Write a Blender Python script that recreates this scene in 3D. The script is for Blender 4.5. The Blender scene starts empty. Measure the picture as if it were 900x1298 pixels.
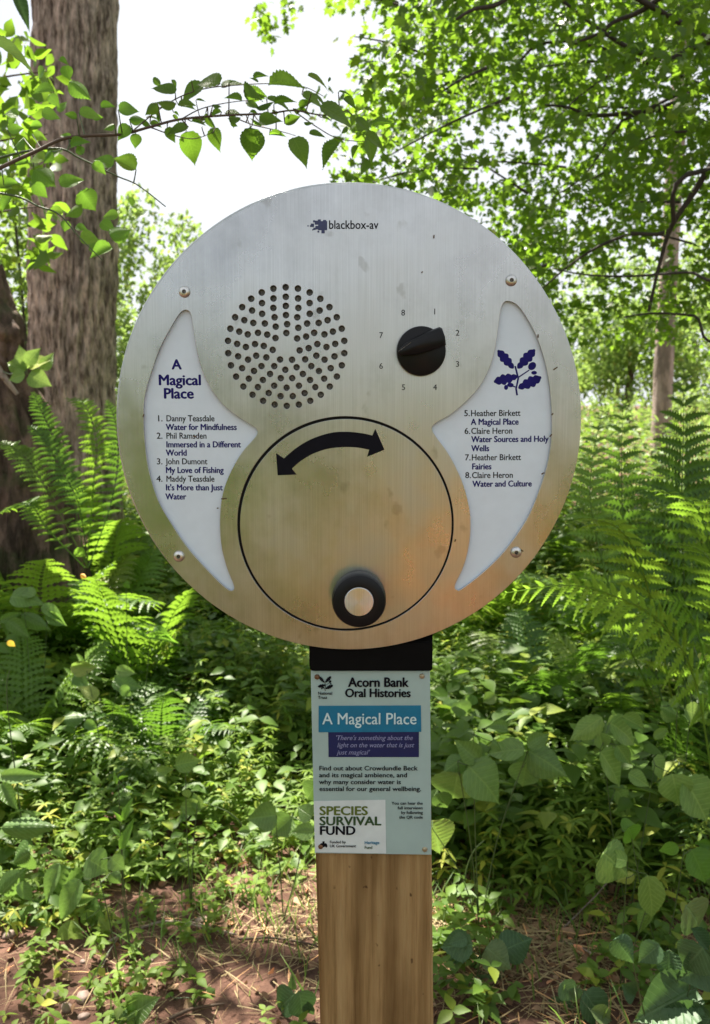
import bpy, math, random
import numpy as np
from mathutils import Vector, Matrix, noise
random.seed(7)
rng = np.random.default_rng(11)
R = math.radians
SC = bpy.context.scene
COL = SC.collection

# ------------------------------------------------------------------ camera, sky, sun, exposure
FPX, PITCH, CAM_H, D = 1124.0, R(7.0), 1.25, 0.95     # focal length in photo pixels, tilt, height, distance of the sign
cam = bpy.data.cameras.new('camera')
cam.sensor_fit = 'VERTICAL'; cam.sensor_height = 24.0
cam.lens = 12.0 * FPX / 649.0
cam.clip_start = 0.02; cam.clip_end = 2000
cam.dof.use_dof = True; cam.dof.focus_distance = 0.953; cam.dof.aperture_fstop = 7.5
camo = bpy.data.objects.new('camera', cam); COL.objects.link(camo)
camo.location = (0, 0, CAM_H); camo.rotation_euler = (R(90) - PITCH, 0, 0)
SC.camera = camo

SUN_EL, SUN_ROT = R(60), R(-32)
world = bpy.data.worlds.new('World'); SC.world = world; world.use_nodes = True
nt = world.node_tree; nt.nodes.clear()
wo = nt.nodes.new('ShaderNodeOutputWorld'); bg = nt.nodes.new('ShaderNodeBackground')
sky = nt.nodes.new('ShaderNodeTexSky'); sky.sky_type = 'NISHITA'; sky.sun_disc = False
sky.sun_elevation = SUN_EL; sky.sun_rotation = SUN_ROT; sky.dust_density = 2.0; sky.altitude = 50
tc = nt.nodes.new('ShaderNodeTexCoord'); mp = nt.nodes.new('ShaderNodeMapping'); mp.inputs['Scale'].default_value = (1, 1, 2.2)
nz = nt.nodes.new('ShaderNodeTexNoise'); nz.inputs['Scale'].default_value = 1.3; nz.inputs['Detail'].default_value = 8
cr = nt.nodes.new('ShaderNodeValToRGB'); cr.color_ramp.elements[0].position = 0.30; cr.color_ramp.elements[1].position = 0.52
mx = nt.nodes.new('ShaderNodeMix'); mx.data_type = 'RGBA'
mx.inputs[7].default_value = (5.4, 5.6, 5.9, 1)
L = nt.links.new
L(tc.outputs['Generated'], mp.inputs[0]); L(mp.outputs[0], nz.inputs['Vector']); L(nz.outputs[0], cr.inputs[0])
L(cr.outputs[0], mx.inputs[0]); L(sky.outputs[0], mx.inputs[6]); L(mx.outputs[2], bg.inputs[0])
bg.inputs[1].default_value = 0.05
L(bg.outputs[0], wo.inputs[0])

sun = bpy.data.lights.new('sun', 'SUN'); sun.energy = 5.0; sun.angle = R(0.5); sun.color = (1.0, 0.93, 0.82)
suno = bpy.data.objects.new('sun', sun); COL.objects.link(suno)
SDIR = Vector((math.sin(SUN_ROT) * math.cos(SUN_EL), math.cos(SUN_ROT) * math.cos(SUN_EL), math.sin(SUN_EL)))
suno.rotation_euler = (-SDIR).to_track_quat('-Z', 'Y').to_euler(); suno.location = (0, 0, 30)

SC.view_settings.view_transform = 'Standard'; SC.view_settings.look = 'None'
SC.view_settings.exposure = 1.95; SC.view_settings.gamma = 1.0
SC.render.engine = 'CYCLES'
SC.cycles.max_bounces = 10; SC.cycles.diffuse_bounces = 4; SC.cycles.transmission_bounces = 6
SC.cycles.use_denoising = True
SC.cycles.sample_clamp_indirect = 6.0

# ------------------------------------------------------------------ helpers
def W(px, py, Y):
    """the point of the photograph's ray through (px, py) at distance Y in front of the camera"""
    a, b = (px - 450) / FPX, (649 - py) / FPX
    fw = math.cos(PITCH) + b * math.sin(PITCH); up = -math.sin(PITCH) + b * math.cos(PITCH)
    return Vector((a * Y / fw, Y, CAM_H + up * Y / fw))

def depth_at(py, h=0.0):
    b = (649 - py) / FPX
    fw = math.cos(PITCH) + b * math.sin(PITCH); up = -math.sin(PITCH) + b * math.cos(PITCH)
    return (CAM_H - h) * fw / max(0.05, -up)

def tag(o, label=None, cat=None, group=None, kind=None):
    if label: o['label'] = label
    if cat: o['category'] = cat
    if group: o['group'] = group
    if kind: o['kind'] = kind
    return o

def empty(name, loc, label, cat, group=None):
    o = bpy.data.objects.new(name, None); o.empty_display_size = 0.05; o.location = loc; COL.objects.link(o)
    return tag(o, label, cat, group)

def link(name, me, parent=None, mat=None):
    """link a mesh given in world coordinates; under a parent it keeps its place"""
    o = bpy.data.objects.new(name, me); COL.objects.link(o)
    if mat is not None and not me.materials: me.materials.append(mat)
    if parent is not None:
        o.parent = parent
        p = parent; off = Vector()
        while p is not None: off += Vector(p.location); p = p.parent
        o.location = -off
    return o

def tri_mesh(name, V, F, tint=None, smooth=True):
    """fast mesh from arrays; F is (n,3) or (n,4)"""
    V = np.asarray(V, dtype=np.float32); F = np.asarray(F, dtype=np.int32)
    me = bpy.data.meshes.new(name); k = F.shape[1]; n = len(F)
    me.vertices.add(len(V)); me.vertices.foreach_set('co', V.ravel())
    me.loops.add(n * k); me.loops.foreach_set('vertex_index', F.ravel())
    me.polygons.add(n); me.polygons.foreach_set('loop_start', np.arange(0, n * k, k, dtype=np.int32))
    if tint is not None:
        a = me.attributes.new('tint', 'FLOAT', 'POINT'); a.data.foreach_set('value', np.asarray(tint, dtype=np.float32))
    me.update(calc_edges=True)
    if smooth: me.shade_smooth()
    return me

def scatter_mesh(name, tv, tf, P, M, S, tint=None):
    """many copies of one small leaf shape, joined in one mesh"""
    n, m = len(P), len(tv)
    V = np.einsum('nij,mj->nmi', M, tv) * S[:, None, None] + P[:, None, :]
    F = (tf[None] + (np.arange(n) * m)[:, None, None]).reshape(-1, 3)
    if tint is None: tint = rng.random(n)
    return tri_mesh(name, V.reshape(-1, 3), F, np.repeat(tint, m))

def frames(yaxis, nrm):
    """rotation matrices whose columns are x, y, z, from leaf directions and rough normals"""
    y = yaxis / (np.linalg.norm(yaxis, axis=1)[:, None] + 1e-9)
    x = np.cross(y, nrm); x /= (np.linalg.norm(x, axis=1)[:, None] + 1e-9)
    z = np.cross(x, y)
    return np.stack([x, y, z], axis=2)

def frame1(y, n):
    y = y.normalized(); x = y.cross(n).normalized(); z = x.cross(y)
    return Matrix((x, y, z)).transposed()

def rand_dirs(n, up=0.0):
    v = rng.normal(size=(n, 3)); v[:, 2] += up
    return v / np.linalg.norm(v, axis=1)[:, None]

# leaf shapes: unit length along +Y, normal +Z
def strip_leaf(widths, fold=0.25, droop=0.2, start=0.0):
    n = len(widths); V, F = [], []
    for i, w in enumerate(widths):
        t = i / (n - 1); y = start + (1 - start) * t; z = -droop * t * t
        V += [(-w / 2, y, z + fold * w / 2), (0, y, z), (w / 2, y, z + fold * w / 2)]
    for i in range(n - 1):
        a = 3 * i
        for k in (0, 1):
            F += [(a + k, a + k + 1, a + k + 4), (a + k, a + k + 4, a + k + 3)]
    return np.array(V, float), np.array(F, int)
OVATE = strip_leaf([0.02, .42, .58, .46, .22, .0])
OVATE_LO = strip_leaf([0.02, .52, .40, .0], droop=.15)
LANCE = strip_leaf([0.02, .22, .26, .16, .0], fold=.3, droop=.35)
BLADE = strip_leaf([.045, .04, .03, .0], fold=.3, droop=.45)
def lobed_leaf():
    pts = [(0, 0), (.16, .10), (.42, .16), (.30, .32), (.50, .62), (.22, .56), (.16, .78), (0, 1.0),
           (-.16, .78), (-.22, .56), (-.50, .62), (-.30, .32), (-.42, .16), (-.16, .10)]
    V = [(0, .4, -.03)] + [(x, y, .10 * abs(x) - .12 * y * y) for x, y in pts]
    n = len(pts); F = [(0, 1 + (i + 1) % n, 1 + i) for i in range(n)]
    return np.array(V, float), np.array([(a, c, b) for a, b, c in F], int)
LOBED = lobed_leaf()

def fine_leaf(name, teeth=9, w=0.5, cup=.16, droop=.22, heart=0.0, tip=1.0, wave=.006, seed=0, tooth_=1.0):
    """a leaf seen from near: toothed margin, raised halves between side veins, drooping tip"""
    rr = random.Random(seed); V, F = [], []; ns = teeth * 2 + 1; K = [-1, -.55, 0, .55, 1]
    for i in range(ns + 1):
        t = i / ns
        prof = (math.sin(math.pi * min(1, t ** .66)) ** (.72 + .75 * t)) * (1 - .10 * t * tip)
        if i in (0, ns): prof = 0.0
        tooth = 1.0 + (.07 if i % 2 else -.04) * tooth_
        for k in K:
            hw = w * prof * (tooth if abs(k) == 1 else 1.0)
            y = t + (-(heart * .10) * abs(k) * (1 - t) ** 6) + .05 * tooth_ * abs(k) * (1 if i % 2 == 0 else 0) * (t < .9)
            z = cup * abs(k) * hw - droop * t * t + (wave * (1 if i % 2 else -1) if abs(k) > 0 else 0) + rr.uniform(-.006, .006)
            V.append((k * hw * .5, y if t < 1 else 1, z))
    for i in range(ns):
        for k in range(4):
            a = i * 5 + k; F += [(a, a + 1, a + 6), (a, a + 6, a + 5)]
    return tri_mesh(name, V, F)

def tube(name, pts, radii, seg=8, bump=0.0, cap=True):
    """tapered tube through points"""
    pts = [Vector(p) for p in pts]; V, F = [], []
    n = len(pts); ref = Vector((0.13, 0.21, 0.97))
    for i, p in enumerate(pts):
        d = (pts[min(n - 1, i + 1)] - pts[max(0, i - 1)]).normalized()
        if abs(d.dot(ref)) > .95: ref = Vector((1, 0.1, 0))
        x = d.cross(ref).normalized(); y = d.cross(x)
        for k in range(seg):
            a = 2 * math.pi * k / seg; r = radii[i] * (1 + bump * noise.noise((k * 1.7, i * .8, p.x * 3)))
            V.append(p + x * math.cos(a) * r + y * math.sin(a) * r)
    for i in range(n - 1):
        for k in range(seg):
            a, b = i * seg + k, i * seg + (k + 1) % seg
            F += [(a, b, b + seg), (a, b + seg, a + seg)]
    return [tuple(v) for v in V], F

def smooth_path(P, n=6):
    P = [Vector(p) for p in P]; out = []
    for i in range(len(P) - 1):
        p0, p1, p2, p3 = P[max(0, i - 1)], P[i], P[i + 1], P[min(len(P) - 1, i + 2)]
        for k in range(n):
            t = k / n
            out.append(0.5 * ((2 * p1) + (p2 - p0) * t + (2 * p0 - 5 * p1 + 4 * p2 - p3) * t * t + (3 * p1 - p0 - 3 * p2 + p3) * t ** 3))
    out.append(P[-1]); return out

def tube_obj(name, pts, r0, r1, mat, parent=None, seg=8, n=6, bump=0.0, curve=True):
    q = smooth_path(pts, n) if curve else [Vector(p) for p in pts]
    rad = [r0 + (r1 - r0) * i / (len(q) - 1) for i in range(len(q))]
    V, F = tube(name, q, rad, seg, bump)
    return link(name, tri_mesh(name, V, F), parent, mat)

class MB:
    """collects triangles"""
    def __init__(s): s.V, s.F = [], []
    def add(s, V, F):
        o = len(s.V); s.V += [tuple(v) for v in V]; s.F += [tuple(i + o for i in f) for f in F]
    def mesh(s, name): return tri_mesh(name, s.V, s.F)

# ------------------------------------------------------------------ materials
def mat_new(name):
    m = bpy.data.materials.new(name); m.use_nodes = True
    n = m.node_tree.nodes; b = n.get('Principled BSDF')
    return m, m.node_tree, b

def node(nt, t, **kw):
    x = nt.nodes.new(t)
    for k, v in kw.items():
        if k in x.inputs: x.inputs[k].default_value = v
        else: setattr(x, k, v)
    return x

def ramp(nt, fac, stops):
    r = nt.nodes.new('ShaderNodeValToRGB'); e = r.color_ramp.elements
    e[0].position, e[0].color = stops[0][0], stops[0][1] + (1,)
    e[1].position, e[1].color = stops[-1][0], stops[-1][1] + (1,)
    for p, c in stops[1:-1]:
        k = e.new(p); k.color = c + (1,)
    nt.links.new(fac, r.inputs[0]); return r

def tex(nt, scale, vec='Object', mscale=(1, 1, 1), detail=4.0, rough=.55, kind='ShaderNodeTexNoise'):
    t = nt.nodes.new('ShaderNodeTexCoord'); m = nt.nodes.new('ShaderNodeMapping'); m.inputs['Scale'].default_value = mscale
    x = nt.nodes.new(kind); x.inputs['Scale'].default_value = scale
    if kind == 'ShaderNodeTexNoise': x.inputs['Detail'].default_value = detail; x.inputs['Roughness'].default_value = rough
    nt.links.new(t.outputs[vec], m.inputs[0]); nt.links.new(m.outputs[0], x.inputs['Vector']); return x

def plain(name, col, rough=.5, metal=0.0, spec=.5, vary=.12, scale=60.0, bump=.1):
    m, t, b = mat_new(name)
    x = tex(t, scale); lo = tuple(c * (1 - vary) for c in col); hi = tuple(min(1, c * (1 + vary)) for c in col)
    r = ramp(t, x.outputs[0], [(.3, lo), (.7, hi)]); t.links.new(r.outputs[0], b.inputs['Base Color'])
    b.inputs['Roughness'].default_value = rough; b.inputs['Metallic'].default_value = metal
    b.inputs['Specular IOR Level'].default_value = spec
    if bump:
        bp = node(t, 'ShaderNodeBump', Strength=bump, Distance=.001); t.links.new(x.outputs[0], bp.inputs['Height'])
        t.links.new(bp.outputs[0], b.inputs['Normal'])
    return m

def brushed(name, col=(.56, .57, .58), rough=.21, radial=False):
    m, t, b = mat_new(name); b.inputs['Metallic'].default_value = 1.0
    s = tex(t, 1400, mscale=(1, 1, .006), detail=2)            # fine vertical brushing
    c = tex(t, 7.0, mscale=(1, 1, .8), detail=6, rough=.65)    # cloudy handling marks
    d = tex(t, 38.0, mscale=(1, 1, .8), detail=3, rough=.5)   # drops and spots
    w = tex(t, 7.0, mscale=(1.0, 1, .6), detail=4)            # run marks
    r1 = ramp(t, s.outputs[0], [(.30, tuple(v * .90 for v in col)), (.70, tuple(min(1, v * 1.08) for v in col))])
    spot = ramp(t, d.outputs[0], [(.66, (0, 0, 0)), (.72, (1, 1, 1))])
    cl = ramp(t, c.outputs[0], [(.35, (.0, .0, .0)), (.7, (1, 1, 1))])
    mul = node(t, 'ShaderNodeMix', data_type='RGBA', blend_type='MULTIPLY'); mul.inputs[0].default_value = 1
    dirt = ramp(t, c.outputs[0], [(.30, (.66, .65, .62)), (.58, (1, 1, 1))])
    t.links.new(r1.outputs[0], mul.inputs[6]); t.links.new(dirt.outputs[0], mul.inputs[7])
    mul2 = node(t, 'ShaderNodeMix', data_type='RGBA', blend_type='MULTIPLY')
    mm = node(t, 'ShaderNodeMath', operation='MULTIPLY'); mm.inputs[1].default_value = .35
    t.links.new(spot.outputs[0], mm.inputs[0]); t.links.new(mm.outputs[0], mul2.inputs[0])
    t.links.new(mul.outputs[2], mul2.inputs[6]); mul2.inputs[7].default_value = (.45, .42, .36, 1)
    t.links.new(mul2.outputs[2], b.inputs['Base Color'])
    ro = node(t, 'ShaderNodeMapRange'); ro.inputs['To Min'].default_value = rough - .07; ro.inputs['To Max'].default_value = rough + .20
    ad = node(t, 'ShaderNodeMath', operation='ADD'); t.links.new(w.outputs[0], ad.inputs[0]); t.links.new(c.outputs[0], ad.inputs[1])
    hf = node(t, 'ShaderNodeMath', operation='MULTIPLY'); hf.inputs[1].default_value = .5; t.links.new(ad.outputs[0], hf.inputs[0])
    ro.inputs['From Min'].default_value = .35; ro.inputs['From Max'].default_value = .65
    t.links.new(hf.outputs[0], ro.inputs[0]); t.links.new(ro.outputs[0], b.inputs['Roughness'])
    bp = node(t, 'ShaderNodeBump', Strength=.10, Distance=.0004); t.links.new(s.outputs[0], bp.inputs['Height'])
    t.links.new(bp.outputs[0], b.inputs['Normal'])
    b.inputs['Anisotropic'].default_value = .55
    if radial:
        tg = node(t, 'ShaderNodeTangent', direction_type='RADIAL', axis='Y'); t.links.new(tg.outputs[0], b.inputs['Tangent'])
    else:
        tg = node(t, 'ShaderNodeCombineXYZ'); tg.inputs[0].default_value = 1.0; t.links.new(tg.outputs[0], b.inputs['Tangent'])
    return m

def leaf_mat(name, a, b2, trans, rough=.45, k=.45, veins=False, spec=.4):
    """thin leaf: reflects the mixed tints a..b2, lets light of the tint trans through"""
    m, t, b = mat_new(name)
    at = node(t, 'ShaderNodeAttribute', attribute_name='tint'); oi = t.nodes.new('ShaderNodeObjectInfo')
    ad = node(t, 'ShaderNodeMath', operation='ADD'); fr = node(t, 'ShaderNodeMath', operation='FRACT')
    t.links.new(at.outputs['Fac'], ad.inputs[0]); t.links.new(oi.outputs['Random'], ad.inputs[1]); t.links.new(ad.outputs[0], fr.inputs[0])
    mid = tuple((x + y) / 2 for x, y in zip(a, b2))
    r = ramp(t, fr.outputs[0], [(0, a), (.5, mid), (.86, b2), (1, (b2[0] * 2.2, b2[1] * 1.45, b2[2] * 1.2))])
    col = r.outputs[0]
    x = tex(t, 9.0, detail=3)
    v = ramp(t, x.outputs[0], [(.3, (.75, .78, .7)), (.7, (1.15, 1.12, 1.0))])
    mu = node(t, 'ShaderNodeMix', data_type='RGBA', blend_type='MULTIPLY'); mu.inputs[0].default_value = 1
    t.links.new(col, mu.inputs[6]); t.links.new(v.outputs[0], mu.inputs[7]); col = mu.outputs[2]
    if veins:
        tcn = t.nodes.new('ShaderNodeTexCoord'); sp = t.nodes.new('ShaderNodeSeparateXYZ'); t.links.new(tcn.outputs['Object'], sp.inputs[0])
        ab = node(t, 'ShaderNodeMath', operation='ABSOLUTE'); t.links.new(sp.outputs[0], ab.inputs[0])
        m1 = node(t, 'ShaderNodeMath', operation='MULTIPLY_ADD'); m1.inputs[1].default_value = -.9; t.links.new(ab.outputs[0], m1.inputs[0]); t.links.new(sp.outputs[1], m1.inputs[2])
        m2 = node(t, 'ShaderNodeMath', operation='MULTIPLY'); m2.inputs[1].default_value = 56.5; t.links.new(m1.outputs[0], m2.inputs[0])
        sn = node(t, 'ShaderNodeMath', operation='SINE'); t.links.new(m2.outputs[0], sn.inputs[0])
        vr = ramp(t, sn.outputs[0], [(.80, (0, 0, 0)), (1, (1, 1, 1))])
        mr = ramp(t, ab.outputs[0], [(.006, (1, 1, 1)), (.02, (0, 0, 0))])
        mxx = node(t, 'ShaderNodeMath', operation='MAXIMUM'); t.links.new(vr.outputs[0], mxx.inputs[0]); t.links.new(mr.outputs[0], mxx.inputs[1])
        mk = node(t, 'ShaderNodeMath', operation='MULTIPLY'); mk.inputs[1].default_value = .38; t.links.new(mxx.outputs[0], mk.inputs[0])
        mv = node(t, 'ShaderNodeMix', data_type='RGBA'); t.links.new(mk.outputs[0], mv.inputs[0]); t.links.new(col, mv.inputs[6])
        mv.inputs[7].default_value = (b2[0] * 2.2, b2[1] * 1.9, b2[2] * 2.0, 1); col = mv.outputs[2]
        bp = node(t, 'ShaderNodeBump', Strength=.5, Distance=.004); bp.invert = True
        t.links.new(mxx.outputs[0], bp.inputs['Height']); t.links.new(bp.outputs[0], b.inputs['Normal'])
    t.links.new(col, b.inputs['Base Color']); b.inputs['Roughness'].default_value = rough; b.inputs['Specular IOR Level'].default_value = spec
    tr = t.nodes.new('ShaderNodeBsdfTranslucent')
    tm = node(t, 'ShaderNodeMix', data_type='RGBA'); tm.inputs[0].default_value = .75
    t.links.new(col, tm.inputs[6]); tm.inputs[7].default_value = trans + (1,); t.links.new(tm.outputs[2], tr.inputs[0])
    ms = t.nodes.new('ShaderNodeMixShader'); ms.inputs[0].default_value = k
    out = t.nodes['Material Output']
    t.links.new(b.outputs[0], ms.inputs[1]); t.links.new(tr.outputs[0], ms.inputs[2]); t.links.new(ms.outputs[0], out.inputs[0])
    return m

def bark_mat(name, dark, light, sc=14.0, moss=0.0, zs=.30, lo=.40, hi=.62):
    m, t, b = mat_new(name)
    x = tex(t, sc, mscale=(1, 1, zs), detail=7, rough=.65); y = tex(t, 3.0, detail=5); z = tex(t, sc * 6, mscale=(1, 1, .5), detail=5)
    r = ramp(t, x.outputs[0], [(lo, dark), ((lo + hi) / 2, tuple((p + q) / 2 for p, q in zip(dark, light))), (hi, light)])
    r2 = ramp(t, y.outputs[0], [(.35, (.72, .70, .68)), (.65, (1.2, 1.12, 1.08))])
    mu = node(t, 'ShaderNodeMix', data_type='RGBA', blend_type='MULTIPLY'); mu.inputs[0].default_value = 1
    t.links.new(r.outputs[0], mu.inputs[6]); t.links.new(r2.outputs[0], mu.inputs[7]); c = mu.outputs[2]
    if moss:
        mo = tex(t, 5.0, detail=6); mr = ramp(t, mo.outputs[0], [(.52, (0, 0, 0)), (.62, (moss, moss, moss))])
        mg = node(t, 'ShaderNodeMix', data_type='RGBA'); t.links.new(mr.outputs[0], mg.inputs[0]); t.links.new(c, mg.inputs[6])
        mg.inputs[7].default_value = (.05, .075, .025, 1); c = mg.outputs[2]
    t.links.new(c, b.inputs['Base Color']); b.inputs['Roughness'].default_value = .9; b.inputs['Specular IOR Level'].default_value = .2
    hs = node(t, 'ShaderNodeMath', operation='ADD'); t.links.new(x.outputs[0], hs.inputs[0]); t.links.new(z.outputs[0], hs.inputs[1])
    bp = node(t, 'ShaderNodeBump', Strength=.9, Distance=.02); t.links.new(hs.outputs[0], bp.inputs['Height']); t.links.new(bp.outputs[0], b.inputs['Normal'])
    return m

M = {}
M['steel'] = brushed('brushed_steel')
M['steel_door'] = brushed('brushed_steel_disc', (.52, .53, .52), .20)
M['steel_cap'] = brushed('turned_steel', (.74, .78, .83), .22, radial=True)
M['screw'] = plain('polished_screw_steel', (.62, .61, .58), .30, 1.0)
M['rim'] = plain('clear_grey_rim', (.50, .52, .53), .3, .6)
M['black'] = plain('black_plastic', (.007, .007, .008), .36, spec=.22, vary=.25, scale=25, bump=.05)
M['rubber'] = plain('black_gap', (.006, .006, .006), .7)
M['paint_black'] = plain('matt_black_paint', (.004, .004, .004), .7, spec=.08)
M['dkgrille'] = plain('grille_mesh', (.10, .095, .085), .45, .6, vary=.9, scale=420)
M['ink'] = plain('black_ink', (.006, .006, .010), .6, spec=.1, vary=.2, bump=0)
M['navy'] = plain('navy_ink', (.012, .009, .13), .6, spec=.15, vary=.2, bump=0)
M['blue_logo'] = plain('slate_blue_ink', (.035, .045, .13), .5, vary=.2, bump=0)
M['white_panel'] = plain('pale_blue_white_panel', (.68, .77, .86), .32, vary=.035, scale=45, bump=.02)
M['sign_base'] = plain('pale_mint_sign_face', (.35, .48, .46), .35, vary=.05, scale=30, bump=.02)
M['teal'] = plain('teal_print', (.0, .16, .29), .4, vary=.08, bump=0)
M['navy_print'] = plain('dark_blue_print', (.003, .012, .085), .4, vary=.1, bump=0)
M['white_print'] = plain('white_print', (.62, .70, .70), .4, vary=.06, bump=0)
M['mint_print'] = plain('pale_mint_print', (.55, .72, .75), .4, vary=.06, bump=0)
M['lilac_print'] = plain('faded_lilac_print', (.22, .24, .42), .4, vary=.06, bump=0)
M['olive_print'] = plain('olive_green_print', (.10, .15, .02), .4, vary=.06, bump=0)
M['green_print'] = plain('dark_green_print', (.02, .07, .02), .4, vary=.06, bump=0)
M['rust'] = plain('rusty_screw', (.17, .09, .045), .55, .5, vary=.4, scale=300)
M['tan_screw'] = plain('zinc_yellow_screw', (.40, .34, .22), .4, .6, vary=.3, scale=300)
M['debris'] = plain('brown_debris', (.10, .06, .02), .8, vary=.4, scale=400)

def post_mat():
    m, t, b = mat_new('weathered_timber')
    g = tex(t, 75, mscale=(1, 1, .035), detail=8, rough=.7); g2 = tex(t, 260, mscale=(1, 1, .03), detail=3); k = tex(t, 6.0, mscale=(1, 1, .35), detail=5)
    wv = tex(t, 3.2, mscale=(2.4, 1, .16), kind='ShaderNodeTexWave'); wv.inputs['Distortion'].default_value = 5.0; wv.inputs['Detail'].default_value = 3; wv.inputs['Detail Scale'].default_value = 1.2
    r = ramp(t, g.outputs[0], [(.30, (.22, .135, .05)), (.46, (.38, .25, .11)), (.68, (.52, .38, .19))])
    r3 = ramp(t, k.outputs[0], [(.32, (.55, .50, .43)), (.44, (.88, .86, .82)), (.70, (1.15, 1.1, 1.0))])
    r4 = ramp(t, wv.outputs[0], [(.0, (.70, .66, .60)), (.5, (1, 1, 1))])
    mu = node(t, 'ShaderNodeMix', data_type='RGBA', blend_type='MULTIPLY'); mu.inputs[0].default_value = 1
    t.links.new(r.outputs[0], mu.inputs[6]); t.links.new(r3.outputs[0], mu.inputs[7])
    mv = node(t, 'ShaderNodeMix', data_type='RGBA', blend_type='MULTIPLY'); mv.inputs[0].default_value = 1
    t.links.new(mu.outputs[2], mv.inputs[6]); t.links.new(r4.outputs[0], mv.inputs[7])
    pit = tex(t, 85, mscale=(1, 1, .7), detail=2); pr = ramp(t, pit.outputs[0], [(.70, (1, 1, 1)), (.76, (.3, .24, .2))])
    mp_ = node(t, 'ShaderNodeMix', data_type='RGBA', blend_type='MULTIPLY'); mp_.inputs[0].default_value = 1
    t.links.new(mv.outputs[2], mp_.inputs[6]); t.links.new(pr.outputs[0], mp_.inputs[7]); mv = mp_
    t.links.new(mv.outputs[2], b.inputs['Base Color']); b.inputs['Roughness'].default_value = .75; b.inputs['Specular IOR Level'].default_value = .25
    ad = node(t, 'ShaderNodeMath', operation='ADD'); t.links.new(g.outputs[0], ad.inputs[0]); t.links.new(g2.outputs[0], ad.inputs[1])
    bp = node(t, 'ShaderNodeBump', Strength=.6, Distance=.003); t.links.new(ad.outputs[0], bp.inputs['Height']); t.links.new(bp.outputs[0], b.inputs['Normal'])
    return m
M['post'] = post_mat()

def earth_mat():
    m, t, b = mat_new('red_earth')
    x = tex(t, 3.0, detail=8, rough=.62); y = tex(t, 40, detail=6, rough=.7); z = tex(t, .35, detail=3)
    r = ramp(t, x.outputs[0], [(.30, (.055, .032, .024)), (.5, (.125, .070, .052)), (.72, (.20, .12, .09))])
    r2 = ramp(t, y.outputs[0], [(.32, (.6, .58, .56)), (.68, (1.25, 1.2, 1.15))])
    mu = node(t, 'ShaderNodeMix', data_type='RGBA', blend_type='MULTIPLY'); mu.inputs[0].default_value = 1
    t.links.new(r.outputs[0], mu.inputs[6]); t.links.new(r2.outputs[0], mu.inputs[7])
    t.links.new(mu.outputs[2], b.inputs['Base Color']); b.inputs['Roughness'].default_value = .95; b.inputs['Specular IOR Level'].default_value = .15
    bp = node(t, 'ShaderNodeBump', Strength=1.0, Distance=.01); t.links.new(y.outputs[0], bp.inputs['Height']); t.links.new(bp.outputs[0], b.inputs['Normal'])
    return m
M['earth'] = earth_mat()
M['clay'] = plain('added_red_clay', (.48, .15, .075), .9, spec=.1, vary=.2, scale=12, bump=.4)
M['bark'] = bark_mat('rugged_brown_bark', (.15, .118, .10), (.78, .66, .59), 38, zs=.27, lo=.38, hi=.64)
M['bark_dark'] = bark_mat('dark_mossy_bark', (.06, .043, .034), (.24, .17, .135), 9, moss=.6)
M['bark_pale'] = bark_mat('pale_pinkish_bark', (.20, .17, .145), (.46, .39, .34), 10)
M['twig'] = plain('brown_twig_bark', (.085, .055, .035), .8, vary=.3, scale=80)
M['twig_dark'] = plain('dark_branch_bark', (.045, .036, .03), .85, vary=.3, scale=60)
M['stem'] = plain('green_stem', (.055, .09, .025), .5, vary=.2, scale=50)
M['straw'] = leaf_mat('dry_straw', (.26, .19, .10), (.42, .33, .19), (.4, .3, .15), .7, .15)
M['dead_leaf'] = leaf_mat('dead_brown_leaf', (.16, .085, .05), (.34, .21, .14), (.3, .15, .06), .7, .15)
M['pebble'] = plain('pinkish_pebble', (.20, .14, .115), .7, vary=.25, scale=60)
M['stone'] = plain('grey_stone', (.28, .28, .28), .8, vary=.25, scale=40, bump=.5)
M['canopy'] = leaf_mat('canopy_leaf', (.040, .080, .012), (.085, .145, .022), (.26, .46, .03), .42, .58)
M['canopy_high'] = leaf_mat('high_canopy_leaf', (.04, .08, .015), (.075, .13, .025), (.12, .24, .02), .45, .35)
M['spray'] = leaf_mat('fresh_spray_leaf', (.045, .095, .015), (.09, .16, .025), (.24, .46, .03), .40, .58, veins=True)
M['bright'] = leaf_mat('bright_sapling_leaf', (.07, .17, .025), (.12, .25, .04), (.30, .58, .05), .4, .55, veins=True)  # brighter copy of the spray leaf, sun through it put into the colour
M['cover'] = leaf_mat('undergrowth_leaf', (.055, .115, .016), (.11, .19, .028), (.28, .46, .04), .50, .34, spec=.3)
M['cover_light'] = leaf_mat('light_undergrowth_leaf', (.10, .18, .025), (.18, .27, .05), (.38, .56, .06), .55, .42, spec=.22)
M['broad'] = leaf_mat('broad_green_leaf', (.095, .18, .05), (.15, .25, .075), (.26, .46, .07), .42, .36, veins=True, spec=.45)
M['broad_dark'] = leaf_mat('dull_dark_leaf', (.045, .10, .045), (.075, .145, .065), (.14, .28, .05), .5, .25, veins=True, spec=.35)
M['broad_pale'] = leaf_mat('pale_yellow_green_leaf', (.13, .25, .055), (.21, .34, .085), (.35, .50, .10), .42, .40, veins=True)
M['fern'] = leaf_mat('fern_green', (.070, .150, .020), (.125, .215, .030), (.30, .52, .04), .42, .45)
M['fern_light'] = leaf_mat('sunlit_fern_green', (.085, .20, .025), (.13, .26, .04), (.32, .58, .05), .42, .48)  # brighter fern copy: sun on the arching frond put into the colour
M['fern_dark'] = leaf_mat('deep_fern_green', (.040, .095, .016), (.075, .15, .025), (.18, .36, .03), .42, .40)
M['grass'] = leaf_mat('grass_green', (.07, .15, .03), (.15, .23, .06), (.25, .42, .07), .45, .40)
M['far'] = leaf_mat('far_sunlit_leaf', (.10, .19, .045), (.19, .28, .08), (.34, .50, .10), .5, .48)
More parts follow.
